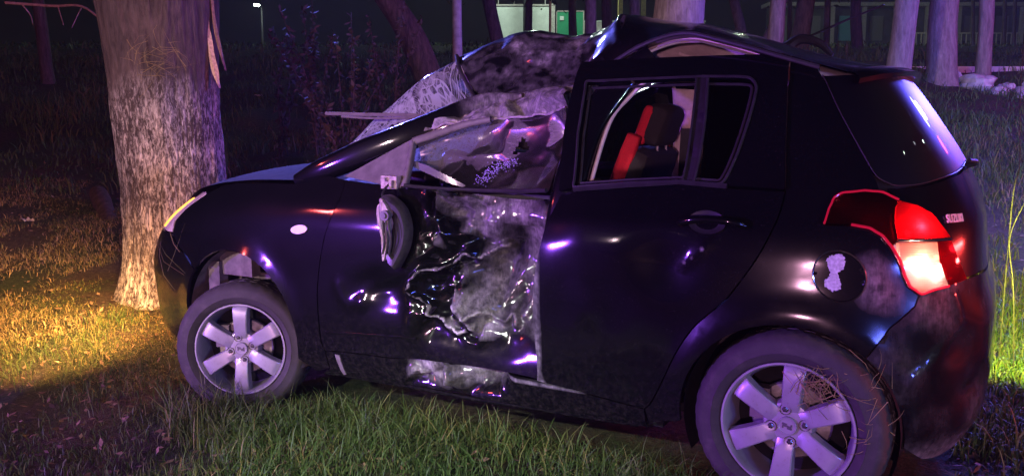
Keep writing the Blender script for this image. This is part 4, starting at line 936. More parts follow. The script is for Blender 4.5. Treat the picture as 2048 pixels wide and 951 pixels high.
# ------------------------------------------------------------------ wheels
def wheel_meshes():
    M = {}
    prof = np.array([(.203,-.012),(.214,.004),(.232,.012),(.236,.015),(.241,.012),(.262,.013),(.275,.008),(.287,-.004),(.295,-.016),(.300,-.034),(.3005,-.052),(.292,-.054),(.292,-.060),(.3015,-.062),(.302,-.088),(.293,-.090),(.293,-.098),(.302,-.100),(.3015,-.124),(.292,-.126),(.292,-.132),(.3005,-.134),(.300,-.152),(.295,-.168),(.28,-.182),(.25,-.19),(.215,-.182),(.203,-.17)])
    seg = 216; a = np.linspace(0, 2 * np.pi, seg, endpoint=False)
    rad = np.broadcast_to(prof[:, :1], (len(prof), seg)).copy(); hh = prof[:, 1]
    for i, h in enumerate(hh):
        ph = int(round(abs(h) * 160))
        notch = ((np.arange(seg) + ph) % 6) < 2
        if -.17 < h < -.010 and prof[i, 0] > .29: rad[i] -= np.where(notch, .004 if (h > -.05 or h < -.135) else .003, 0)
    G = np.stack([rad * np.cos(a), np.broadcast_to(hh[:, None], rad.shape), rad * np.sin(a)], -1)
    mb = MB().grid(G, cu=True, cv=True); V, F = mb.data(); M['tyre'] = make_mesh('tyre', V, F, TYRE, True, 35)
    mb = MB().lathe([(.2035,-.012),(.2065,-.002),(.205,.003),(.199,.003),(.195,-.003),(.191,-.016),(.188,-.04),(.181,-.07),(.178,-.15),(.2,-.165)], 96)
    V, F = mb.data(); M['rim'] = make_mesh('rim', V, F, ALLOY, True, 50)
    rr = np.array([.040,.06,.08,.11,.14,.165,.183,.193]); w = np.array([.030,.0285,.028,.029,.031,.0325,.034,.035]); h = np.array([-.020,-.014,-.010,-.006,-.004,-.005,-.010,-.020])
    G = np.array([[(r, hh_ - .036, -ww * 1.12), (r, hh_ - .012, -ww * 1.04), (r, hh_ - .003, -ww), (r, hh_, -ww + .004), (r, hh_ + .0006, 0), (r, hh_, ww - .004), (r, hh_ - .003, ww), (r, hh_ - .012, ww * 1.04), (r, hh_ - .036, ww * 1.12)] for r, ww, hh_ in zip(rr, w, h)])
    G = G[:, :, [0, 1, 2]]
    V, F = MB().grid(G).data(); M['spoke'] = make_mesh('spoke', V, F, ALLOY, True, 35)
    V, F = MB().lathe([(.030,-.018),(.060,-.018),(.073,-.021),(.080,-.034),(.082,-.06)], 48).data(); M['hub'] = make_mesh('hub', V, F, ALLOY, True, 40)
    V, F = MB().lathe([(.0001,-.010),(.024,-.010),(.0255,-.0085),(.028,-.0085),(.0295,-.0105),(.0305,-.020)], 40).data(); M['centre_cap'] = make_mesh('centre_cap', V, F, ALLOY, True, 30)
    mb = MB()
    for (x, z, l) in ((-.0095, .004, .015), (0, 0, .026), (.0095, -.004, .015)):
        c, s = math.cos(R(52)), math.sin(R(52)); mb.box((x, -.0090, z), (l, .003, .0055), [[c, 0, s], [0, 1, 0], [-s, 0, c]])
    for (x, z) in ((-.006, .0105), (.006, -.0105)):
        c, s = math.cos(R(-35)), math.sin(R(-35)); mb.box((x, -.0090, z), (.014, .0028, .0045), [[c, 0, s], [0, 1, 0], [-s, 0, c]])
    V, F = mb.data(); M['emblem'] = make_mesh('emblem', V, F, plain('emblem_dark', (.10,.09,.11), .4, .5), False)
    V, F = MB().lathe([(.0175,-.012),(.0185,-.0165),(.0165,-.0172),(.015,-.022),(.012,-.034)], 24).data()
    M['lug_recess'] = make_mesh('lug_recess', V, F, BLACKPL, True, 40)
    V, F = MB().lathe([(.0001,-.011),(.006,-.0115),(.010,-.014),(.0115,-.02),(.0118,-.034)], 6).data(); M['lug_nut'] = make_mesh('lug_nut', V, F, plain('nut', (.12,.11,.12), .3, .8), True, 30)
    V, F = MB().lathe([(.03,-.075),(.12,-.075),(.125,-.08),(.125,-.095),(.03,-.1)], 48).data(); M['brake_disc'] = make_mesh('brake_disc', V, F, DISC, True, 30)
    V, F = MB().box((.095, -.07, .05), (.06, .05, .10)).data(); M['caliper'] = make_mesh('caliper', V, F, GREYPL, False)
    V, F = MB().lathe([(.0001,-.125),(.183,-.125)], 32).data(); M['backing_plate'] = make_mesh('backing_plate', V, F, DARK, False)
    return M
WM = wheel_meshes()
def wheel(loc, rz, spin, label, camber=0):
    w = bpy.data.objects.new('wheel', None); C.objects.link(w); w.parent = car; w.location = np.array(loc) - CARO
    w.rotation_euler = (R(camber), 0, R(rz)); w['label'] = label
    for k in ('tyre', 'rim', 'brake_disc', 'backing_plate'): obj(k, WM[k], w)
    sp = bpy.data.objects
    for k in range(6): o = obj('spoke', WM['spoke'], w); o.rotation_euler = (0, R(-spin - 60 * k), 0)
    o = obj('hub', WM['hub'], w); o = obj('centre_cap', WM['centre_cap'], w)
    e = obj('emblem', WM['emblem'], w); e.rotation_euler = (0, R(-spin + 30), 0)
    for k in range(4):
        aa = R(spin - 15 + 90 * k); p = (.0525 * math.cos(aa), -.001, .0525 * math.sin(aa))
        obj('lug_recess', WM['lug_recess'], w, p); obj('lug_nut', WM['lug_nut'], w, p)
    obj('caliper', WM['caliper'], w)
    return w
wheel((0, .805, .288), 0, 95, 'left rear wheel with straw stuck in it')
wheel((2.375, .80, .214), 27, 90, 'left front wheel turned outwards and sagging', 2)
wheel((0, -.805, .29), 180, 20, 'right rear wheel')
wheel((2.38, -.79, .25), 180 + 20, 40, 'right front wheel')
# wheel wells
def well(x, z, r, name, mat, sy):
    a = np.radians(np.linspace(-25, 205, 40)); mb = MB()
    G = np.array([[(x + r * k * math.cos(t), sy * y, z + r * k * math.sin(t)) for t in a] for y, k in ((.775, .985), (.74, .985), (.66, .98), (.56, .98), (.56, .5), (.56, .02))])
    mb.grid(G); mpart(name, mb, mat)
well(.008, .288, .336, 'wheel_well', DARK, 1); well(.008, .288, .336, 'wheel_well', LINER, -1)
well(2.36, .318, .358, 'wheel_well', LINER, 1); well(2.36, .318, .358, 'wheel_well', LINER, -1)
mpart('inner_wing_bracket', MB().box((2.46,.70,.585), (.20,.05,.11)).box((2.58,.72,.52), (.07,.05,.14)), LINER)
mpart('bracket_edge', MB().tube([(2.57,.728,.642),(2.46,.73,.648),(2.33,.73,.628)], .008, 6), BLACKPL)
mpart('suspension_strut', MB().tube([(2.36,.60,.20),(2.34,.56,.70)], .035, 10), DARK)
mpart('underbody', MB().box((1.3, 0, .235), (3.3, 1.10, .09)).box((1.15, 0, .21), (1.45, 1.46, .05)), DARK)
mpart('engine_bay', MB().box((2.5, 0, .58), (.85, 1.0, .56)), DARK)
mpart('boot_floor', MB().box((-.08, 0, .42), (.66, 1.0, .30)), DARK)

# ------------------------------------------------------------------ cabin
def rbox(c, size, r=.03, rot=None, seg=3):
    """rounded box"""
    n = 8; a = np.linspace(-1, 1, n); out = MB(); sx, sy, sz = [k / 2 for k in size]
    for ax in range(3):
        for sg in (-1, 1):
            u, v = np.meshgrid(a, a, indexing='ij'); Q = np.zeros((n, n, 3)); o1, o2 = [k for k in range(3) if k != ax]
            Q[..., ax] = sg; Q[..., o1] = u; Q[..., o2] = v
            S = Q * np.array([sx, sy, sz]); I = np.clip(S, -np.array([sx, sy, sz]) + r, np.array([sx, sy, sz]) - r)
            d = S - I; l = np.maximum(np.linalg.norm(d, axis=-1, keepdims=True), 1e-9); Q = I + d / l * np.minimum(l, r)
            if rot is not None: Q = Q @ np.array(rot).T
            out.grid(Q + np.array(c))
    return out
def ry(a): c, s = math.cos(R(a)), math.sin(R(a)); return [[c, 0, s], [0, 1, 0], [-s, 0, c]]
def seat(x, y, name, lean=-20, SEATR=SEATR):
    rt = ry(lean)
    st = mpart('seat', rbox((x + .30, y, .56), (.52, .48, .16), .05), SEATB); st['label'] = name
    c = np.array([x, y, .84]); mpart('backrest', rbox(c, (.13, .46, .56), .05, rt), SEATB, st)
    sd = np.array([.0, .0, 0])
    for sg in (1, -1):
        mpart('red_bolster', rbox(c + [.035, sg * .212, .035], (.075, .05, .62), .022, rt), SEATR, st)
    hc = c + np.array(rt) @ np.array([.012, 0, .385])
    mpart('headrest', rbox(hc, (.115, .27, .19), .045, rt), SEATB, st)
    mpart('red_headrest_side', rbox(hc + [.04, .112, 0], (.06, .05, .18), .024, rt), SEATR, st)
    mpart('headrest_post', MB().tube([hc + [0, .06, -.14], hc + [0, .06, 0]], .007, 6).tube([hc + [0, -.06, -.14], hc + [0, -.06, 0]], .007, 6), STEEL, st)
seat(.95, -.335, 'red and black passenger seat')
seat(1.25, .31, 'black driver seat', SEATR=SEATB)
mpart('rear_bench', rbox((.36, 0, .52), (.48, 1.15, .16), .05), SEATB)
mpart('rear_backrest', rbox((.07, 0, .80), (.13, 1.15, .50), .05, ry(-18)), SEATB)
for y in (.34, -.34): mpart('rear_headrest', rbox((-.03, y, 1.10), (.09, .25, .14), .04, ry(-15)), SEATB)
mpart('dashboard', rbox((1.80, 0, .86), (.40, 1.34, .26), .08), BLACKPL)
mpart('instrument_hood', rbox((1.62, .36, .99), (.16, .34, .08), .04), BLACKPL)
ta = np.linspace(0, 2 * np.pi, 49); swc = np.array([1.43, .36, .93]); sr = np.array(ry(-62))
ring = np.stack([.182 * np.cos(ta), .182 * np.sin(ta), 0 * ta], -1) @ sr.T + swc
sw = mpart('steering_wheel', MB().tube(ring, .015, 8, cap=False), plain('leather', (.03,.03,.035), .25, coat=.5))
mpart('steering_boss', rbox(swc + np.array(sr) @ np.array([0, 0, -.02]), (.13, .16, .05), .02, sr), BLACKPL, sw)
for aa in (0, 125, 235):
    mpart('wheel_spoke', MB().tube([swc, swc + np.array(sr) @ np.array([.18 * math.cos(R(aa)), .18 * math.sin(R(aa)), 0])], .014, 6), BLACKPL, sw)
# left B pillar, bent; right B pillar with seat belt
sweep('centre_pillar', [(.82,.775,.42),(.80,.765,.80),(.785,.735,1.0),(.752,.655,1.20),(.70,.60,1.31),(.64,.555,1.39),(.56,.535,1.455)], [.07,.07,.062,.058,.055,.05,.045], .03, PAINT)
mpart('pillar_seal', MB().tube(catmull([(.735,.77,.80),(.715,.72,1.0),(.682,.635,1.22),(.632,.58,1.31),(.55,.545,1.395),(.50,.53,1.43)], 6), .0075, 6), BEIGE)
sweep('centre_pillar', [(.83,-.76,.40),(.83,-.745,.80),(.82,-.715,1.0),(.80,-.655,1.20),(.79,-.585,1.38)], [.085,.085,.085,.08,.08], .025, BEIGE)
mpart('belt_anchor', rbox((.80, -.615, 1.235), (.06, .03, .10), .012), plain('anchor_plastic', (.5,.38,.30), .5))
mpart('seat_belt', MB().grid(np.array([[(.78,-.61,1.23),(.83,-.61,1.23)],[(.80,-.64,.9),(.85,-.64,.9)],[(.85,-.68,.5),(.90,-.68,.5)]])), plain('belt_webbing', (.03,.03,.035), .8))
panel('door_trim', rdoor, BLACKPL, h=.08, gap=.02, off=-.075, flange=0)
for q in (rdoor, fdoor): panel('door_trim', q, BLACKPL, h=.08, gap=.02, off=-.07, flange=0, mirror=True)
mpart('door_trim', MB().grid(np.array([[(1.80,.70,.30),(.86,.62,.30)],[(1.80,.68,.97),(.86,.60,.95)]])), BLACKPL)
mpart('pillar_trim', MB().grid(np.array([[(.16,.62,1.0),(-.16,.60,1.0)],[(.10,.50,1.36),(-.06,.46,1.36)]])), BLACKPL)
# lamps that are on: the car's own light, with two fill lights added
for c_, e_, col_ in ((bc1, 2.2, (1, .55, .38)), (bc2, 1.2, (1, .85, .85)), (bc3, 1.3, (1, .3, .2))):
    lamp('tail_bulb', 'POINT', c_ + np.array([-.012, .016, 0.]), e_, col_, .012)
lamp('tail_spill_fill', 'POINT', pos(np.array([.715]), np.array([.80]))[0] + pnorm(np.array([.715]), np.array([.80]))[0] * .10, 2.0, (1, .06, .12), .03)  # added light outside the lens for red spill on nearby paint
lamp('front_turn_bulb', 'SPOT', (3.24, .72, .70), 760, (1, .50, .16), .14, aim=(4.5, .62, -.05), spot=88, blend=1.0)
lamp('tree_base_fill', 'POINT', (3.50, .22, .38), 26, (1, .38, .08), .03)  # added light ahead of the bumper, warms the foot of the tree
lamp('rear_turn_bulb', 'SPOT', (-.64, -.66, .78), 430, (.78, 1.0, .12), .04, aim=(-.66, -2.1, .0), spot=84)
# ------------------------------------------------------------------ the ground: level verge under the car, rising as a bank to the park behind
GT = np.array([[-40,-.6],[-4,-.05],[2,-.01],[4.2,.0],[5.6,.13],[7,.34],[9,.78],[11,1.22],[13.3,1.75],[16,2.32],[20,2.75],[30,3.55],[60,6.0],[250,22.]])
def to_dl(x, y): dx, dy = np.asarray(x) - CAM[0], np.asarray(y) - CAM[1]; return dx * HF[0] + dy * HF[1], dx * HR[0] + dy * HR[1]
def to_xy(d, l): return CAM[0] + d * HF[0] + l * HR[0], CAM[1] + d * HF[1] + l * HR[1]
def ground(x, y):
    x = np.asarray(x, float); y = np.asarray(y, float); d, l = to_dl(x, y)
    z = pchip(GT, d) - .032 * np.clip(x, -1, 2.6) * smooth01((5.0 - d) / 1.0)
    z = z + .055 * np.exp(-((x - 2.35) / .8) ** 2 - ((y - .9) / .5) ** 2)
    far = smooth01((d - 4.5) / 6)
    z = z + (.018 + .07 * far) * fbm(stack(x * .9, y * .9, 0 * x), 3, 21) + .010 * fbm(stack(x * 5, y * 5, 0 * x), 2, 23) * (1 - .5 * far)
    return z
dd = np.concatenate([np.linspace(-8, 1.5, 14), np.linspace(1.7, 9, 150), 9 + (np.linspace(0, 1, 110)[1:] ** 2.2) * 230])
lk = np.linspace(-1, 1, 241); ll = np.sign(lk) * (np.abs(lk) * 7 + np.abs(lk) ** 5 * 190)
D_, L_ = np.meshgrid(dd, ll, indexing='ij'); X_, Y_ = to_xy(D_, L_)
def ground_mat():
    m, t, b = nodes('earth'); v = coords(t)
    a = noise(t, v, 1.6, 6, .6); f = noise(t, v, 34, 6, .7); s = noise(t, v, 130, 3)
    soil = ramp(t, f, [(.25, (.020, .013, .010)), (.5, (.050, .034, .022)), (.75, (.10, .075, .045))])
    moss = ramp(t, f, [(.3, (.014, .022, .008)), (.7, (.045, .06, .02))])
    L(t, mixc(t, ramp(t, a, [(.42, g(0)), (.6, g(1))]), soil, moss), b.inputs['Base Color'])
    b.inputs['Roughness'].default_value = .95; b.inputs['Specular IOR Level'].default_value = .2
    bump(t, b, math2(t, 'ADD', f, math2(t, 'MULTIPLY', s, .4)), .9, .02); return m
V, F = MB().grid(np.stack([X_, Y_, ground(X_, Y_)], -1)).data()
gr_o = obj('ground', make_mesh('ground', V, [f[::-1] for f in F], ground_mat(), True, 0)); tag(gr_o, kind='structure')

# ------------------------------------------------------------------ grass
def grass_mat():
    m, t, b = nodes('grass_blades'); tn = attr(t, 'tone')
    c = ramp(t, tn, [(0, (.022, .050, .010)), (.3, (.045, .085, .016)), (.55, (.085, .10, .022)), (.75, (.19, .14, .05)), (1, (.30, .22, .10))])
    L(t, c, b.inputs['Base Color']); b.inputs['Roughness'].default_value = .6
    b.inputs['Subsurface Weight'].default_value = 0
    b.inputs['Specular IOR Level'].default_value = .25; return m
GRASS = grass_mat()
def blades(x, y, h, w, tone, lie=.35, seed=1, droop=.5):
    r = np.random.default_rng(seed); n = len(x); z = ground(x, y) - .006
    yaw = r.random(n) * 2 * np.pi; az = r.random(n) * 2 * np.pi
    lean = np.abs(r.normal(0, lie, n)); k = r.random(n) * droop
    dirx, diry = np.cos(az), np.sin(az); wx, wy = np.cos(yaw) * w * .5, np.sin(yaw) * w * .5
    V = np.zeros((n, 7, 3)); lv = [0, .4, .75, 1.0]
    for i, f in enumerate(lv):
        bend = lean * f + k * f * f
        cx = x + dirx * h * f * np.sin(np.minimum(bend, 1.5)); cy = y + diry * h * f * np.sin(np.minimum(bend, 1.5)); cz = z + h * f * np.cos(np.minimum(bend, 1.5)) + .004
        ww = [1, .9, .6, 0][i]
        if i < 3:
            V[:, 2 * i] = np.stack([cx - wx * ww, cy - wy * ww, cz], -1); V[:, 2 * i + 1] = np.stack([cx + wx * ww, cy + wy * ww, cz], -1)
        else: V[:, 6] = np.stack([cx, cy, cz], -1)
    T = np.array([(0,1,3),(0,3,2),(2,3,5),(2,5,4),(4,5,6)])
    F = (np.arange(n) * 7)[:, None, None] + T[None]
    return V.reshape(-1, 3), F.reshape(-1, 3), np.repeat(tone, 7)
def field(name, d0, d1, u0, u1, n, hr, wr, tr, label, seed, lie=.35, droop=.6, clump=0., keep=None, pw=1.0):
    r = np.random.default_rng(seed); d = d0 + (d1 - d0) * r.random(n) ** pw; u = u0 + (u1 - u0) * r.random(n)
    x, y = to_xy(d, u * d)
    if clump:
        c = fbm(stack(x * 2.3, y * 2.3, 0 * x), 2, seed + 50); ok = c > (r.random(n) * 1.2 - .75) * clump; x, y = x[ok], y[ok]
    ok = ~((np.abs(y) < (.60 if hr[1] < .17 else .72)) & (x > -.45) & (x < 3.05))
    for wx_, wy_, a_ in ((0., .72, 0.), (2.38, .72, 27.)):
        ok &= ~((np.abs(x - wx_) < .30) & (np.abs(y - wy_) < .13))
    if keep is not None:
        if name == 'sill_grass': ok = np.ones(len(x), bool)
        ok &= keep(x, y)
    x, y = x[ok], y[ok]; n = len(x)
    nz = fbm(stack(x * 1.1, y * 1.1, 0 * x), 2, seed + 9)
    h = (hr[0] + (hr[1] - hr[0]) * r.random(n) ** 1.6) * np.clip(1 + .5 * nz, .4, 1.7); w = wr[0] + (wr[1] - wr[0]) * r.random(n)
    tone = np.clip(tr[0] + (tr[1] - tr[0]) * r.random(n) + .18 * nz, 0, 1)
    V, T, tn = blades(x, y, h, w, tone, lie, seed, droop)
    o = obj(name, tris_mesh(name, V, T, GRASS, {'tone': tn})); tag(o, label, 'grass', kind='stuff'); return o
field('wheel_grass', 1.9, 4.2, -.42, .45, 40000, (.07, .19), (.003, .0055), (.1, .55), 'grass standing in front of the left wheels', 4, .4, .9, .9, keep=lambda x, y: ((np.abs(x - 2.4) < .5) & (y > .93) & (y < 1.25)) | ((np.abs(x) < .5) & (y > .86) & (y < 1.05)))
field('sill_grass', 1.9, 3.8, -.36, .34, 26000, (.05, .16), (.0025, .005), (.1, .6), 'grass right under the sill of the car', 6, .6, 1.1, 1.0, keep=lambda x, y: (y > .60) & (y < .95) & (x > .35) & (x < 2.0))
field('verge_grass', 1.9, 4.7, -.66, .70, 44000, (.03, .11), (.002, .005), (.1, .7), 'short mixed grass of the verge around the car', 3, .5, .8, .9)
field('tall_grass', 1.9, 3.9, -.36, .24, 22000, (.06, .19), (.0025, .0055), (.05, .45), 'long green grass blades along the sill of the car', 5, .6, 1.1, 1.9, keep=lambda x, y: (y > .74) & (y < 1.5) & (x > .2) & (x < 2.75))
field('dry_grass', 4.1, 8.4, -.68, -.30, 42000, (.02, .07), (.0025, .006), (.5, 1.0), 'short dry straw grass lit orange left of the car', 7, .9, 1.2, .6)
tfx, tfy = to_xy(4.95, -.472 * 4.95)
field('green_tuft', 4.5, 5.4, -.56, -.40, 6000, (.03, .12), (.003, .005), (.15, .5), 'bright green tuft in the dry grass patch', 8, .6, .9, keep=lambda x, y: np.hypot(x - tfx, y - tfy) < np.abs(np.random.default_rng(1).normal(0, .09, len(x))))
field('rough_grass', 3.0, 10, .42, 1.25, 60000, (.04, .16), (.003, .008), (.15, .75), 'rough grass beside the rear bumper', 9, .5, .9, .7)
field('bank_grass', 8, 16.5, -.85, .95, 70000, (.06, .22), (.008, .016), (.1, .55), 'grass covering the bank behind the car', 12, .4, .7, .8, pw=.8)
field('park_grass', 16, 45, -.62, .66, 26000, (.06, .20), (.02, .05), (.1, .5), 'distant park lawn', 15, .4, .7, .5, pw=.7)

LITTER = nodes('dead_leaves'); _m, _t, _b = LITTER; L(_t, ramp(_t, attr(_t, 'tone'), [(0, (.05, .028, .018)), (.6, (.14, .085, .045)), (1, (.26, .18, .10))]), _b.inputs['Base Color']); _b.inputs['Roughness'].default_value = .8
_r = np.random.default_rng(77); _n = 7000; _d = 1.9 + 7 * _r.random(_n) ** 1.5; _u = -.66 + 1.36 * _r.random(_n); _x, _y = to_xy(_d, _u * _d)
_ok = ~((np.abs(_y) < .70) & (_x > -.45) & (_x < 3.05)); _x, _y = _x[_ok], _y[_ok]; _n = len(_x)
_a = np.stack([_r.normal(0, 1, _n), _r.normal(0, 1, _n), _r.normal(0, .35, _n)], -1); _a /= np.linalg.norm(_a, axis=1)[:, None]; _bb = np.cross(_a, np.stack([_r.normal(0, .4, _n), _r.normal(0, .4, _n), np.ones(_n)], -1)); _bb /= np.linalg.norm(_bb, axis=1)[:, None]
_s = (.008 + .016 * _r.random(_n))[:, None]; _c = np.stack([_x, _y, ground(_x, _y) + .012 + .015 * _r.random(_n)], -1)
_V = np.stack([_c - _a * _s, _c + _bb * _s * .5, _c + _a * _s, _c - _bb * _s * .5], 1).reshape(-1, 3)
tag(obj('leaf_litter', tris_mesh('leaf_litter', _V, (np.arange(_n) * 4)[:, None] + np.arange(4)[None], _m, {'tone': np.repeat(_r.random(_n), 4)})), 'dead leaves scattered over the ground', 'leaves', kind='stuff')

# ------------------------------------------------------------------ trees
def bark_mat(name, c0, c1, white=0., ztop=1.5):
    m, t, b = nodes(name); v = coords(t)
    fur = noise(t, coords(t, (1, 1, .22)), 22, 7, .7, .4); fine = noise(t, coords(t, (1, 1, .35)), 70, 5, .7)
    col = ramp(t, fur, [(.3, c0), (.55, tuple((p + q) / 2 for p, q in zip(c0, c1))), (.75, c1)])
    hgt = fur
    if white:
        fl = math2(t, 'ADD', math2(t, 'MULTIPLY', noise(t, coords(t, (1, 1, .30)), 74, 6, .74, .7), .72), math2(t, 'MULTIPLY', fur, .28)); pt = noise(t, v, 3.2, 4, .6)
        sp = N(t, 'ShaderNodeSeparateXYZ'); tc = N(t, 'ShaderNodeTexCoord'); L(t, tc.outputs['Object'], sp.inputs[0])
        edge = math2(t, 'ADD', sp.outputs[2], math2(t, 'MULTIPLY', math2(t, 'SUBTRACT', pt, .5), .55))
        lim = ramp(t, math2(t, 'DIVIDE', edge, ztop * 1.2), [(.74, g(1)), (.90, g(0))])
        flm = math2(t, 'MULTIPLY', math2(t, 'SUBTRACT', math2(t, 'ADD', fl, math2(t, 'MULTIPLY', pt, .24)), .590), 8.0, True)
        k = math2(t, 'MULTIPLY', math2(t, 'MULTIPLY', flm, lim), white)
        col = mixc(t, k, col, (.74, .68, .65)); hgt = math2(t, 'ADD', fur, math2(t, 'MULTIPLY', k, .35))
    L(t, col, b.inputs['Base Color']); b.inputs['Roughness'].default_value = .9; b.inputs['Specular IOR Level'].default_value = .2
    bump(t, b, math2(t, 'ADD', hgt, math2(t, 'MULTIPLY', fine, .4)), .9, .02); return m
BARK_BIG = bark_mat('whitewashed_bark', (.030, .024, .024), (.15, .115, .108), 1.0, 1.45)
BARK = bark_mat('dark_bark', (.03, .022, .018), (.15, .11, .09))
BARK2 = bark_mat('pale_bark', (.12, .095, .085), (.36, .30, .27))
def leaf_mat(name, c0, c1):
    m, t, b = nodes(name); tn = attr(t, 'tone'); L(t, ramp(t, tn, [(0, c0), (1, c1)]), b.inputs['Base Color']); b.inputs['Roughness'].default_value = .85; b.inputs['Specular IOR Level'].default_value = .1; return m
LEAF = leaf_mat('leaves', (.015, .030, .008), (.06, .10, .03)); RLEAF = leaf_mat('shrub_leaves', (.03, .026, .02), (.11, .085, .065))
def leaf_cloud(cs, n, spread, size, seed):
    r = np.random.default_rng(seed); cs = np.asarray(cs, float); c = cs[r.integers(0, len(cs), n)] + r.normal(0, 1, (n, 3)) * spread
    a = r.normal(0, 1, (n, 3)); a /= np.linalg.norm(a, axis=1)[:, None]; b = np.cross(a, r.normal(0, 1, (n, 3))); b /= np.linalg.norm(b, axis=1)[:, None]
    s = size * (.5 + r.random(n))[:, None]
    V = np.stack([c - a * s, c + b * s * .45, c + a * s, c - b * s * .45], 1).reshape(-1, 3)
    F = (np.arange(n) * 4)[:, None] + np.array([0, 1, 2, 3])[None]
    return V, F, np.repeat(r.random(n), 4)
def trunk_mesh(name, path, rad, seg, rough, mat, seed, sub=6, local=None, furrow=0.):
    P = catmull(path, sub); n = len(P); rr = np.interp(np.linspace(0, len(path) - 1, n), np.arange(len(path)), rad)
    a = np.linspace(0, 2 * np.pi, seg, endpoint=False)
    S = stack(np.cos(a)[None] * 2.2 + 0 * rr[:, None], np.sin(a)[None] * 2.2 + 0 * rr[:, None], (P[:, 2] * 1.4)[:, None] + 0 * a[None])
    k = 1 + rough * fbm(S, 3, seed) + rough * .4 * fbm(S * [4, 4, 1.2], 2, seed + 4)
    if furrow: k = k + furrow * (np.abs(vnoise(S * [7, 7, 2.2], seed + 9)) - .4) + furrow * .5 * vnoise(S * [18, 18, 5], seed + 10)
    G = P[:, None] + np.stack([np.cos(a)[None] * rr[:, None] * k, np.sin(a)[None] * rr[:, None] * k, 0 * k], -1)
    mb = MB().grid(G, cv=True)
    V, F = mb.data(); return V - (np.zeros(3) if local is None else local), F
def tree(name, x, y, r, sx, sy, h, mat, label, seed, crown=True, group=None, fork=None, low=None):
    z = float(ground(x, y)) - .08; o = bpy.data.objects.new(name, None); C.objects.link(o); o.location = (x, y, z); tag(o, label, 'tree', group)
    q = np.random.default_rng(seed); b = np.zeros(3)
    k = np.array([sx, sy, 1.0]); kk = np.array([sx * .3, sy * .3, 1.])
    pts = [b, k * .25, k * 1.2, k * 2.4, k * 2.4 + kk * (h * .35), k * 2.4 + kk * (h * .7)]
    for i in range(2, 6): pts[i] = pts[i] + np.r_[q.normal(0, r * .25, 2), 0]
    V, F = trunk_mesh('trunk', pts, [r * 1.5, r * 1.12, r, r * .95, r * .6, r * .15], 22, .07, mat, seed)
    tr = obj('trunk', make_mesh('trunk', V, F, mat, True, 0), o)
    tips = []; mb = MB()
    nb = 5
    for i in range(nb):
        t0 = pts[3] + (pts[5] - pts[3]) * (i / nb); an = q.random() * 6.28; ln = h * (.22 + .18 * q.random())
        e = t0 + np.array([math.cos(an) * ln, math.sin(an) * ln, ln * .7]); md = (t0 + e) / 2 + [0, 0, -.06 * ln]
        mb.tube(catmull([t0, md, e], 4), np.linspace(r * .42, r * .1, 9), 7); tips += [e, (e + md) / 2]
    if fork is not None:
        e = np.array(fork); mb.tube(catmull([k * .9, k * 1.3 + (e - k * 1.3) * .3, e], 5), np.linspace(r * .62, r * .45, 11), 12)
    Vb, Fb = mb.data(); obj('limbs', make_mesh('limbs', Vb, Fb, mat), o)
    if crown:
        Vc, Fc, tn = leaf_cloud(np.array(tips + [pts[5]]), 900, h * .09, .10, seed + 1)
        if low is not None:
            V2, F2, t2 = leaf_cloud(np.array(low), 260, .35, .09, seed + 2); Fc = np.vstack([Fc, F2 + len(Vc)]); Vc = np.vstack([Vc, V2]); tn = np.r_[tn, t2]
        obj('crown', tris_mesh('crown', Vc, Fc, LEAF, {'tone': tn}), o)
    return o
# the tree the car stands against
BX, BY = 4.13, -.37; bz0 = float(ground(BX, BY)) - .15
bt = bpy.data.objects.new('roadside_tree', None); C.objects.link(bt); bt.location = (BX, BY, bz0)
tag(bt, 'thick whitewashed tree trunk standing against the front of the wrecked car', 'tree')
pth = np.array([(0,0,0),(.0,.005,.12),(.015,.01,.40),(.03,.02,.90),(.05,.03,1.5),(.06,.04,2.05),(.08,.06,2.7),(.10,.08,3.5)])
V, F = trunk_mesh('trunk', pth, [.60,.43,.345,.322,.335,.362,.39,.40], 200, .03, BARK_BIG, 3, 34, furrow=.03)
obj('trunk', make_mesh('trunk', V, F, BARK_BIG, True, 0), bt)
mb = MB(); q = np.random.default_rng(2); tips = []
for i in range(7):
    an = i * .9 + q.random() * .5; ln = 2.2 + q.random() * 1.6; s0 = np.array([.10, .08, 3.1 + .07 * i]); e = s0 + np.array([math.cos(an) * ln, math.sin(an) * ln, ln * 1.1])
    mb.tube(catmull([s0, (s0 + e) / 2 + [0, 0, .3], e], 6), np.linspace(.20, .04, 13), 12); tips += [e, (s0 + 2 * e) / 3 + [0, 0, .4]]
Vb, Fb = mb.data(); obj('limbs', make_mesh('limbs', Vb, Fb, BARK), bt)
Vc, Fc, tn = leaf_cloud(tips, 6000, .55, .07, 8); obj('crown', tris_mesh('crown', Vc, Fc, LEAF, {'tone': tn}), bt)
WOOD = plain('torn_wood', (.52, .36, .26), .8, var=.35, scale=60, bmp=.4)
tl = np.array([BX, BY, bz0])
def curved_slab(path, w, th, seed, side):
    P = catmull(path, 8); n = len(P); ww = np.interp(np.linspace(0, 1, n), np.linspace(0, 1, len(w)), w) * (1 + .25 * fbm(P * 9, 2, seed))
    s_ = np.array(side); s_ = s_ / np.linalg.norm(s_); o_ = np.array([-s_[1], s_[0], 0])
    return MB().grid(np.stack([P - s_ * ww[:, None], P - s_ * ww[:, None] * .5 + o_ * th, P + s_ * ww[:, None] * .5 + o_ * th, P + s_ * ww[:, None], P - o_ * th * .6], 1), cv=True)
side_r = np.array([HR[0], HR[1], 0.])
sp0 = np.array([3.86, -.50, 0]); 
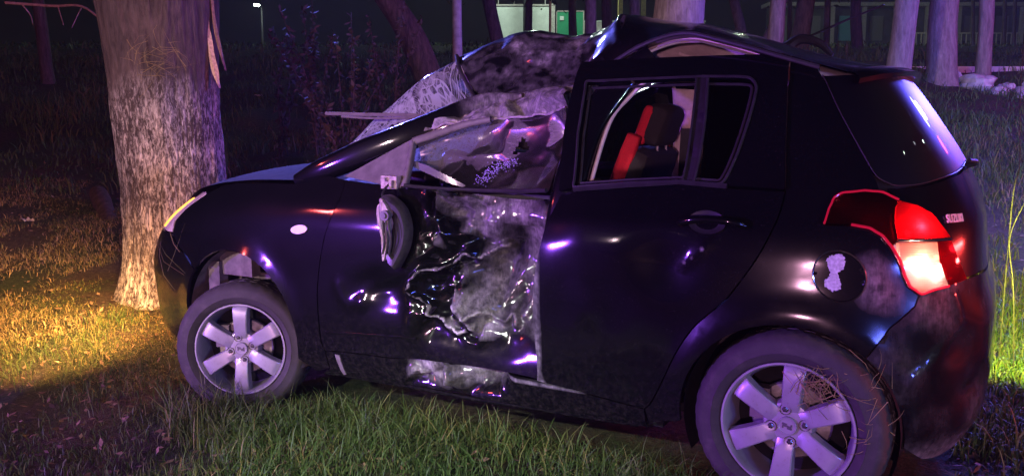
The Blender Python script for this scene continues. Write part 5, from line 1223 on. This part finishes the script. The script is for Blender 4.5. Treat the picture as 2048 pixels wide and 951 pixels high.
for k, (pt, w_) in enumerate(((((3.845,-.42,2.1),(3.835,-.43,1.86),(3.80,-.435,1.68),(3.765,-.445,1.50),(3.745,-.45,1.42)), [.030,.028,.026,.018,.004]), (((3.80,-.46,2.1),(3.79,-.47,1.85),(3.755,-.475,1.67),(3.725,-.485,1.53)), [.012,.012,.010,.003]))):
    V, F = curved_slab(np.array(pt) - tl - side_r * .045,w_, .02, 4 + k, side_r).data(); obj('torn_bark', make_mesh('torn_bark', V, F, WOOD if k == 0 else plain('torn_bark_dark', (.22,.13,.09), .85, var=.4, scale=50), True, 40), bt)
V, F = MB().lathe([(.026,.0),(.030,.008),(.022,-.004),(.012,-.02),(.0001,-.03)], 14).data(); V = V * [.8, 1, 1.5]
Rz = np.array(Matrix.Rotation(math.atan2(-HF[1], -HF[0]) - math.pi / 2, 3, 'Z')); kd = -np.array([HF[0], HF[1]]) 
an = math.atan2(kd[1], kd[0]) - .72; pk = np.array([.335 * math.cos(an) + .05, .335 * math.sin(an) + .03, 1.56]); Rk = np.array(Matrix.Rotation(an - math.pi / 2, 3, 'Z'))
obj('knot_hole', make_mesh('knot_hole', V @ Rk.T + pk, F, DARK, True, 0), bt)
# straw caught on the trunk, and on the rear wheel
def straws(name, n, c, spread, ln, tone, label, seed, out, parent=None, bias=None):
    r = np.random.default_rng(seed); V = []; F = []; tn = []
    for k in range(n):
        p = np.array(c) + r.normal(0, 1, 3) * spread; dvec = r.normal(0, 1, 3) + (np.array(bias) if bias is not None else 0); dvec -= np.array(out) * (dvec @ np.array(out)) * .75; dvec /= np.linalg.norm(dvec)
        l_ = ln * (.5 + r.random()); q_ = np.cross(dvec, out); q_ = q_ / np.linalg.norm(q_) * .0008 * (1 + r.random()); bow = np.array(out) * l_ * .18 * r.random() + r.normal(0, .12, 3) * l_
        for i in range(4):
            t_ = i / 3; m_c = p + dvec * l_ * (t_ - .5) + bow * 4 * t_ * (1 - t_); V += [m_c - q_ * (1 - t_ * .8), m_c + q_ * (1 - t_ * .8)]
        b_ = k * 8; F += [(b_ + 2 * i, b_ + 2 * i + 1, b_ + 2 * i + 3, b_ + 2 * i + 2) for i in range(3)]; tn += [tone + .3 * (r.random() - .5)] * 8
    o = obj(name, tris_mesh(name, np.array(V), np.array(F), GRASS, {'tone': np.clip(tn, 0, 1)})); tag(o, label, 'straw', kind='stuff'); return o
tc_ = tl + np.array([.05, .03, 1.62]) + np.array([kd[0], kd[1], 0]) * .345
straws('caught_straw', 16, tc_ + [0, 0, .0], (.06, .03, .06), .12, .85, 'tuft of dry straw hanging on the tree trunk', 4, (kd[0], kd[1], .1))
straws('caught_straw', 26, tc_ + side_r * .15 + [0, 0, -.02], (.08, .03, .05), .2, .8, 'dry straw trailing across the right of the trunk', 6, (kd[0], kd[1], .1), bias=side_r * 1.5)
straws('wheel_straw', 55, (-.085, .822, .432), (.028, .006, .028), .075, .72, 'tuft of straw caught in the rear wheel spokes', 9, (0, 1, 0))
straws('wheel_straw', 36, (-.235, .80, .40), (.035, .02, .08), .07, .75, 'straw strands stuck along the rear tyre tread', 10, (-.4, 1, 0))
straws('fender_twig', 5, (2.70, .86, .62), (.02, .01, .05), .22, .7, 'dry grass stalks caught on the front wheel arch', 12, (0, 1, 0), bias=(0, 0, 3))

TREES = [
    (11.89, -4.50, .081, .052, .029, 6, BARK, 'thin dark trunk at the far left behind the whitewashed tree', None),
    (4.98, -4.94, .164, .382, .214, 7, BARK, 'reddish leaning tree just left of the windscreen top', None),
    (7.51, -10.39, .113, .136, .076, 8, BARK, 'dark trunk in front of the left end of the white wall', None),
    (9.90, -15.93, .087, -.025, -.014, 8, BARK, 'slim dark trunk crossing the middle of the white wall', None),
    (9.77, -18.30, .102, .009, .005, 8, BARK, 'dark trunk splitting the green gate', None),
    (6.89, -13.03, .112, -.006, -.003, 8, BARK2, 'brownish pink trunk right beside the green gate', None),
    (7.37, -15.06, .113, .014, .008, 8, BARK, 'dark trunk above the roof between the gate and the yellow posts', None),
    (7.57, -17.24, .137, .018, .010, 8, BARK2, 'greyish trunk standing between the two yellow posts', None),
    (2.22, -5.33, .265, .027, .015, 9, BARK2, 'thick reddish trunk directly behind the roof of the car', None),
    (3.81, -13.61, .096, .221, .124, 8, BARK, 'left one of two slanting trunks right of the thick trunk', None),
    (3.66, -13.70, .072, -.397, -.223, 7, BARK, 'right one of two slanting trunks, leaning right', None),
    (2.69, -10.81, .119, -.015, -.008, 8, BARK2, 'flaky pale trunk left of the roof aerial', None),
    (3.15, -15.13, .173, -.043, -.024, 8, BARK, 'dark trunk directly behind the roof aerial', None),
    (2.39, -17.85, .113, .033, .019, 8, BARK, 'dim trunk behind the rear of the roof', None),
    (.75, -9.60, .156, -.034, -.019, 8, BARK2, 'pale forked trunk rising behind the spoiler tip', (-.42, .22, 3.0)),
    (.28, -11.24, .202, -.017, -.010, 9, BARK2, 'broad purple lit trunk with peeling bark right of the spoiler', None),
    (-.27, -12.01, .104, .030, .017, 8, BARK2, 'slim violet lit trunk among the stones at the right', None),
    (.38, -30.45, .059, .066, .037, 7, BARK, 'far thin trunk seen left of the violet trunk', None),
    (-.53, -35.54, .077, .041, .023, 7, BARK, 'left of two far thin trunks at the right edge', None),
    (-.89, -38.04, .071, .042, .024, 7, BARK, 'right of two far thin trunks at the right edge', None),
    (5.02, -23.26, .074, .040, .022, 7, BARK, 'far thin trunk between the flaky trunk and the aerial', None),
    (3.37, -19.60, .075, .017, .009, 7, BARK, 'far thin trunk just right of the aerial', None)]
for i, (x, y, r, sx, sy, h, m_, lb, fk) in enumerate(TREES):
    lw = None
    if i in (2, 3, 5, 6, 12, 13): lw = [(.5, .2, 1.9), (-.6, -.3, 2.2), (.1, .6, 2.4)]
    tree('park_tree', x, y, r, sx, sy, h, m_, lb, 100 + i, group='trees of the park', fork=fk, low=lw)

# shrubs left of the windscreen
def shrub(x, y, h, label, seed, n=5, rad=.22):
    z = float(ground(x, y)) - .03; o = bpy.data.objects.new('shrub', None); C.objects.link(o); o.location = (x, y, z); tag(o, label, 'shrub', 'shrubs on the bank')
    q = np.random.default_rng(seed); V = []; F = []; tn = []; nv = 0
    for k in range(n):
        e = np.array([q.normal(0, rad), q.normal(0, rad), h * (.7 + .35 * q.random())]); p = catmull([(q.normal(0, .05), q.normal(0, .05), 0), e * [.35, .35, .5] + [q.normal(0, .04), 0, 0], e], 8)
        Vs, Fs = MB().tube(p, np.linspace(.008, .003, len(p)), 5).data(); obj('stem', make_mesh('stem', Vs, Fs, BARK), o)
        t_ = q.random(70) ** .8; c = np.stack([np.interp(t_, np.linspace(0, 1, len(p)), p[:, j]) for j in range(3)], -1)
        a = q.normal(0, 1, (70, 3)); a[:, 2] -= .2; a /= np.linalg.norm(a, axis=1)[:, None]; b = np.cross(a, q.normal(0, 1, (70, 3))); b /= np.linalg.norm(b, axis=1)[:, None]
        s = (.022 + .022 * q.random(70))[:, None]; c = c + a * s * 1.1
        V.append(np.stack([c - a * s, c + b * s * .42 - a * s * .1, c + a * s, c - b * s * .42 - a * s * .1], 1).reshape(-1, 3)); F.append((np.arange(70) * 4)[:, None] + np.array([0, 1, 2, 3]) + nv); nv += 280; tn.append(np.repeat(q.random(70), 4))
    obj('foliage', tris_mesh('foliage', np.vstack(V), np.vstack(F), RLEAF, {'tone': np.concatenate(tn)}), o)
for i, (x, y, h, lb) in enumerate([(5.95,-3.15,1.25,'leafy shrub stems furthest left on the dark bank'), (5.45,-3.20,1.75,'tall leafy shrub in the middle of the dark bank'), (5.0,-3.05,1.6,'dense reddish shrub nearest the windscreen edge'), (5.25,-4.1,1.5,'thin shrub in front of the reddish leaning tree'), (4.6,-2.7,1.05,'low bushy shrub behind the loose molding bar')]):
    shrub(x, y, h, lb, 40 + i, 6 if i else 4)
# ------------------------------------------------------------------ far side of the park: wall, gate, posts, street lamps, low building
def at(d, l, z=None):
    x, y = to_xy(d, l); return np.array([x, y, float(ground(x, y)) if z is None else z])
def rotz(a): c, s = math.cos(a), math.sin(a); return [[c, -s, 0], [s, c, 0], [0, 0, 1]]
AL = math.atan2(HR[1], HR[0]); RW = rotz(AL)
def thing(name, label, cat, loc, group=None):
    o = bpy.data.objects.new(name, None); C.objects.link(o); o.location = loc; o.rotation_euler = (0, 0, AL); tag(o, label, cat, group); return o
def bit(name, mb, mat, parent, smooth=False): V, F = mb.data(); return obj(name, make_mesh(name, V, F, mat, smooth), parent)
WALL = plain('white_rendered_wall', (.66, .70, .64), .9, var=.10, scale=3, bmp=.2)
GREEN = plain('green_sheet_metal', (.02, .30, .13), .5, var=.15, scale=6)
PALE = plain('pale_concrete', (.50, .46, .42), .85, var=.25, scale=12, bmp=.3)
YEL = plain('yellow_paint', (.62, .52, .18), .7, var=.2, scale=8)
w = thing('white_wall', 'white rendered wall lit at night behind the dark trunks', 'wall', at(45, -.9))
bit('wall_face', MB().box((1.40, 0, .95), (2.85, .22, 2.2)), WALL, w); bit('coping', MB().box((1.40, 0, 2.09), (2.95, .32, .08)), PALE, w)
for k in range(4): bit('coping_post', MB().tube([(.2 + .8 * k, 0, 2.1), (.2 + .8 * k, 0, 3.0)], .025, 6), PALE, w)
gt = thing('green_gate', 'green sheet metal gate with a small white sign', 'gate', at(45, 2.25))
for k, x in enumerate((.36, 1.08)):
    bit('gate_leaf', MB().box((x, 0, .9), (.68, .05, 1.75)), GREEN, gt)
    bit('gate_frame', MB().box((x - .33, -.03, .9), (.05, .06, 1.85)).box((x + .33, -.03, .9), (.05, .06, 1.85)).box((x, -.03, 1.8), (.70, .06, .05)), PALE, gt)
bit('sign', MB().box((.30, .05, 1.45), (.2, .03, .2)), plain('white_sign', (.7,.75,.7), .7), gt)
bit('sign', MB().box((.30, -.06, 1.45), (.2, .03, .2)), plain('white_sign_front', (.7,.75,.7), .7), gt)
gp = thing('gate_post', 'pale square post between the white wall and the green gate', 'post', at(44.8, 2.08)); bit('shaft', MB().box((0, 0, 1.0), (.22, .22, 2.2)), PALE, gp); bit('cap', MB().box((0, 0, 2.12), (.28, .28, .06)), PALE, gp)
yp = thing('yellow_post', 'slim yellow post in front of the white wall', 'post', at(24, 1.04)); bit('shaft', MB().tube([(0, 0, -.1), (0, 0, 3.4)], .035, 8), YEL, yp, True); bit('base_plate', MB().box((0, 0, .02), (.2, .2, .04)), PALE, yp)
for k, (l, lb) in enumerate(((4.92, 'left pale yellow post above the crushed roof'), (5.97, 'right pale yellow post above the crushed roof'))):
    y = thing('yellow_pillar', lb, 'post', at(40, l), 'yellow posts of the park entrance'); bit('shaft', MB().box((0, 0, 1.9), (.2, .2, 4.0)), YEL, y); bit('foot', MB().box((0, 0, .15), (.4, .4, .4)), PALE, y)
ft = thing('boundary_wall', 'low pale wall running behind the yellow posts', 'wall', at(48, 7.0)); bit('wall_face', MB().box((0, 0, .6), (7.0, .2, 1.3)), PALE, ft); bit('coping', MB().box((0, 0, 1.28), (7.1, .28, .07)), WALL, ft)
cp = thing('concrete_post', 'grey concrete post left of the crushed roof front', 'post', at(11, -.68)); bit('shaft', MB().tube([(0, 0, -.2), (-.01, 0, 1.2), (-.01, 0, 3.0)], [.066, .06, .055], 12), plain('grey_concrete', (.34,.32,.30), .9, var=.3, scale=14, bmp=.4), cp, True); bit('footing', MB().box((0, 0, .0), (.25, .25, .14)), PALE, cp)

# street lamps that are on
def street_lamp(d, l, hz, label, col, e):
    base = at(d, l); h = hz - base[2]; o = thing('street_lamp', label, 'street lamp', base, 'street lamps of the park')
    bit('pole', MB().tube([(0, 0, -.1), (0, 0, h * .6), (0, 0, h + .1)], [.09, .07, .05], 10), plain('galvanised', (.05,.05,.05), .8, .2), o, True)
    bit('arm', MB().tube(catmull([(0, 0, h), (0, -.4, h + .2), (0, -.9, h + .2)], 4), .04, 8), plain('galvanised_arm', (.05,.05,.05), .8, .2), o, True)
    bit('lamp_head', rbox((0, -1.1, h + .2), (.3, .6, .14), .05), BLACKPL, o, True)
    bit('diffuser', rbox((0, -1.1, h + .1), (.28, .5, .14), .06), emit_mat('lamp_glow_%d' % int(d * 10 + l), col, e, (.9, .9, .9)), o, True)
    p = Vector(base) + Matrix.Rotation(AL, 3, 'Z') @ Vector((0, -1.1, h - .1))
    return p
p = street_lamp(60, -17.06, 8.5, 'street lamp shining in the dark right of the whitewashed tree', (.85, 1, .88), 60); lamp('street_lamp_light', 'POINT', p, 60, (.8, 1, .85), .15)
p = street_lamp(50, 23.78, 7.2, 'yellow green street lamp between the trunks at the upper right', (.85, 1, .45), 40); lamp('street_lamp_light', 'POINT', p, 120, (.80, 1, .55), .15)
p = street_lamp(41, .6, 12.0, 'street lamp above the white wall', (.85, 1, .88), 40); lamp('street_lamp_light', 'POINT', p, 2600, (.78, 1.0, .84), .2)
p = street_lamp(27, 8.2, 9.5, 'street lamp over the far lawn behind the roof', (.85, 1, .7), 40); lamp('street_lamp_light', 'POINT', p, 700, (.75, 1.0, .6), .2)

# low building far right
bd = thing('low_building', 'low pale building with lit openings far behind the right trunks', 'building', at(62, 28))
bit('wall', MB().box((0, 0, 1.3), (20, .5, 2.8)), plain('building_wall', (.10, .10, .11), .9, var=.3, scale=2), bd); bit('roof', MB().box((0, -.3, 2.8), (20.6, 1.8, .25)), PALE, bd)
for k in range(9):
    x = -9 + k * 2.2; m_ = plain('teal_door', (.15,.42,.45), .6) if k in (2, 5) else plain('dim_shutter', (.22, .22, .21), .8)
    bit('window', MB().box((x, -.28, 1.25), (.9, .1, 1.7)), m_, bd); bit('pillar', MB().box((x + 1.1, -.8, 1.3), (.25, .25, 2.8)), PALE, bd)
for k in range(14):
    pass
fn = thing('park_railing', 'pale railing in front of the far building', 'railing', at(56, 29))
for k in range(24): bit('baluster', MB().box((-3.5 + k * .32, 0, .45), (.06, .06, .9)), PALE, fn)
bit('top_rail', MB().box((.2, 0, .93), (7.6, .1, .08)), PALE, fn)

# stones and kerb at the right
def rock(x, y, s, label, seed):
    z = float(ground(x, y)); q = np.random.default_rng(seed); n = 14; m_ = 10
    u, v = np.meshgrid(np.linspace(0, 2 * np.pi, n, endpoint=False), np.linspace(.05, np.pi - .05, m_), indexing='ij')
    S = np.stack([np.cos(u) * np.sin(v), np.sin(u) * np.sin(v), np.cos(v)], -1); r_ = 1 + .35 * vnoise(S * 1.6, seed) + .15 * vnoise(S * 4, seed + 1)
    P_ = S * r_[..., None] * np.array(s); V, F = MB().grid(P_, cu=True).data()
    o = obj('stone', make_mesh('stone', V, F, STONE, True, 30)); o.location = (x, y, z + s[2] * .35); o.rotation_euler = (0, 0, q.random() * 6); tag(o, label, 'stone', 'stones at the foot of the trees')
STONE = plain('pale_stone', (.40, .38, .35), .9, var=.4, scale=9, bmp=.6)
for i, (d, l, s, lb) in enumerate([(13.4, 6.75, (.20,.16,.15), 'upright stone right beside the broad peeling trunk'), (13.0, 6.95, (.30,.22,.16), 'large pale boulder left of the violet trunk'), (12.6, 7.05, (.16,.13,.09), 'small stone in front of the large pale boulder'), (13.1, 7.45, (.13,.11,.09), 'stone just right of the foot of the violet trunk'), (12.7, 7.5, (.18,.14,.10), 'flat stone in the grass right of the violet trunk'), (12.3, 7.25, (.10,.09,.07), 'little white stone below the violet trunk'), (12.9, 7.75, (.20,.15,.11), 'pale stone at the right edge of the picture')]):
    x, y = to_xy(d, l); rock(x, y, s, lb, 60 + i)
kb = thing('path_kerb', 'pale kerb line along the park path between the right trunks', 'kerb', at(14.4, 7.6))
for k in range(8): bit('kerb_stone', MB().box((-1.6 + k * .5, 0, .03), (.485, .12, .12)), PALE, kb)

# fallen wood and litter on the dark bank at the left
def log(p0, p1, r, label, seed):
    a, b = np.array(p0), np.array(p1); P_ = catmull([a, a * .6 + b * .4 + [0, 0, .02], b], 10); rr = r * (1 + .18 * fbm(P_ * 5, 2, seed))
    V, F = MB().tube(P_ - a, rr, 14).data(); o = obj('fallen_log', make_mesh('fallen_log', V, F, BARK)); o.location = a; tag(o, label, 'log', 'fallen wood on the bank')
log((6.6,-1.5,.55), (5.75,-1.05,.22), .075, 'thick dark log lying down the bank left of the trunk', 1)
log((5.85,-1.35,.30), (5.25,-1.1,.17), .05, 'short dark log close behind the whitewashed trunk', 3)
DEAD = plain('pale_dead_wood', (.30, .22, .20), .85, var=.4, scale=30, bmp=.3)
def branch(pts, r, label, twigs, seed):
    a = np.array(pts[0]); o = bpy.data.objects.new('dead_branch', None); C.objects.link(o); o.location = a; tag(o, label, 'branch')
    P_ = catmull(pts, 6) - a; V, F = MB().tube(P_, np.linspace(r, r * .4, len(P_)), 8).data(); obj('stem', make_mesh('stem', V, F, DEAD), o)
    q = np.random.default_rng(seed)
    for k in range(twigs):
        i = int((k + .5) / twigs * len(P_)); s = P_[i]; e = s + np.array([q.normal(0, .14), q.normal(0, .14), -.05 - .12 * q.random()])
        V, F = MB().tube(catmull([s, (s + e) / 2 + q.normal(0, .02, 3), e], 4), np.linspace(r * .5, r * .2, 9), 6).data(); obj('twig', make_mesh('twig', V, F, DEAD), o)
branch([(6.45,-.70,2.14),(6.10,-.86,2.11),(5.85,-.95,2.10),(5.55,-1.0,1.95),(5.1,-1.05,2.02),(4.45,-.6,2.05)], .012, 'pale broken branch with hanging twigs left of the trunk', 6, 4)
def sprig(pts, label, seed):
    a = np.array(pts[-1]); P_ = catmull(pts, 8) - a; V, F = MB().tube(P_, np.linspace(.0015, .003, len(P_)), 6).data()
    o = obj('bare_twig', make_mesh('bare_twig', V, F, BARK)); o.location = a; tag(o, label, 'twig')
x, y = to_xy(4.15, 2.43); sprig([(-.60,-1.66,1.75),(-.60,-1.60,1.35),(-.62,-1.55,1.0),(-.60,-1.45,.82),(x, y, float(ground(x, y)))], 'thin bare twig rising at the right edge', 3)
x, y = to_xy(4.0, 2.42); sprig([(-.72,-1.45,1.12),(-.66,-1.40,.86),(-.60,-1.32,.66),(-.63,-1.22,.42),(x, y, float(ground(x, y)))], 'short curved twig at the right edge', 5)
PAPER = plain('paper_litter', (.6,.58,.55), .8, var=.2)
for i, (x, y, lb) in enumerate(((6.39,-.70,'crumpled white scrap on the dark bank at far left'), (8.42,-5.30,'pale scrap on the grass bank right of the trunk'))):
    q = np.random.default_rng(i); n = 6; u, v = np.meshgrid(np.linspace(-1, 1, n), np.linspace(-1, 1, n), indexing='ij'); P_ = np.stack([u * .05, v * .03, .03 + .02 * vnoise(np.stack([u * 2, v * 2, 0 * u], -1), i)], -1)
    V, F = MB().grid(P_).data(); o = obj('paper_scrap', make_mesh('paper_scrap', V, F, PAPER)); o.location = (x, y, float(ground(x, y)) + .03); tag(o, lb, 'litter', 'litter')

# added thin haze volume standing in for the lens veil
hz_m = bpy.data.materials.new('veil_haze'); hz_m.use_nodes = True; t = hz_m.node_tree; t.nodes.remove(t.nodes['Principled BSDF'])
pv = N(t, 'ShaderNodeVolumePrincipled'); pv.inputs['Color'].default_value = (.9, .9, .92, 1); pv.inputs['Density'].default_value = .0011; pv.inputs['Anisotropy'].default_value = .2
L(t, pv.outputs[0], t.nodes['Material Output'].inputs['Volume'])
Vh, Fh = MB().box((0, -100, 12.5), (460, 460, 28)).data(); hz_o = obj('haze', make_mesh('haze', Vh, Fh, hz_m, False)); tag(hz_o, kind='stuff')
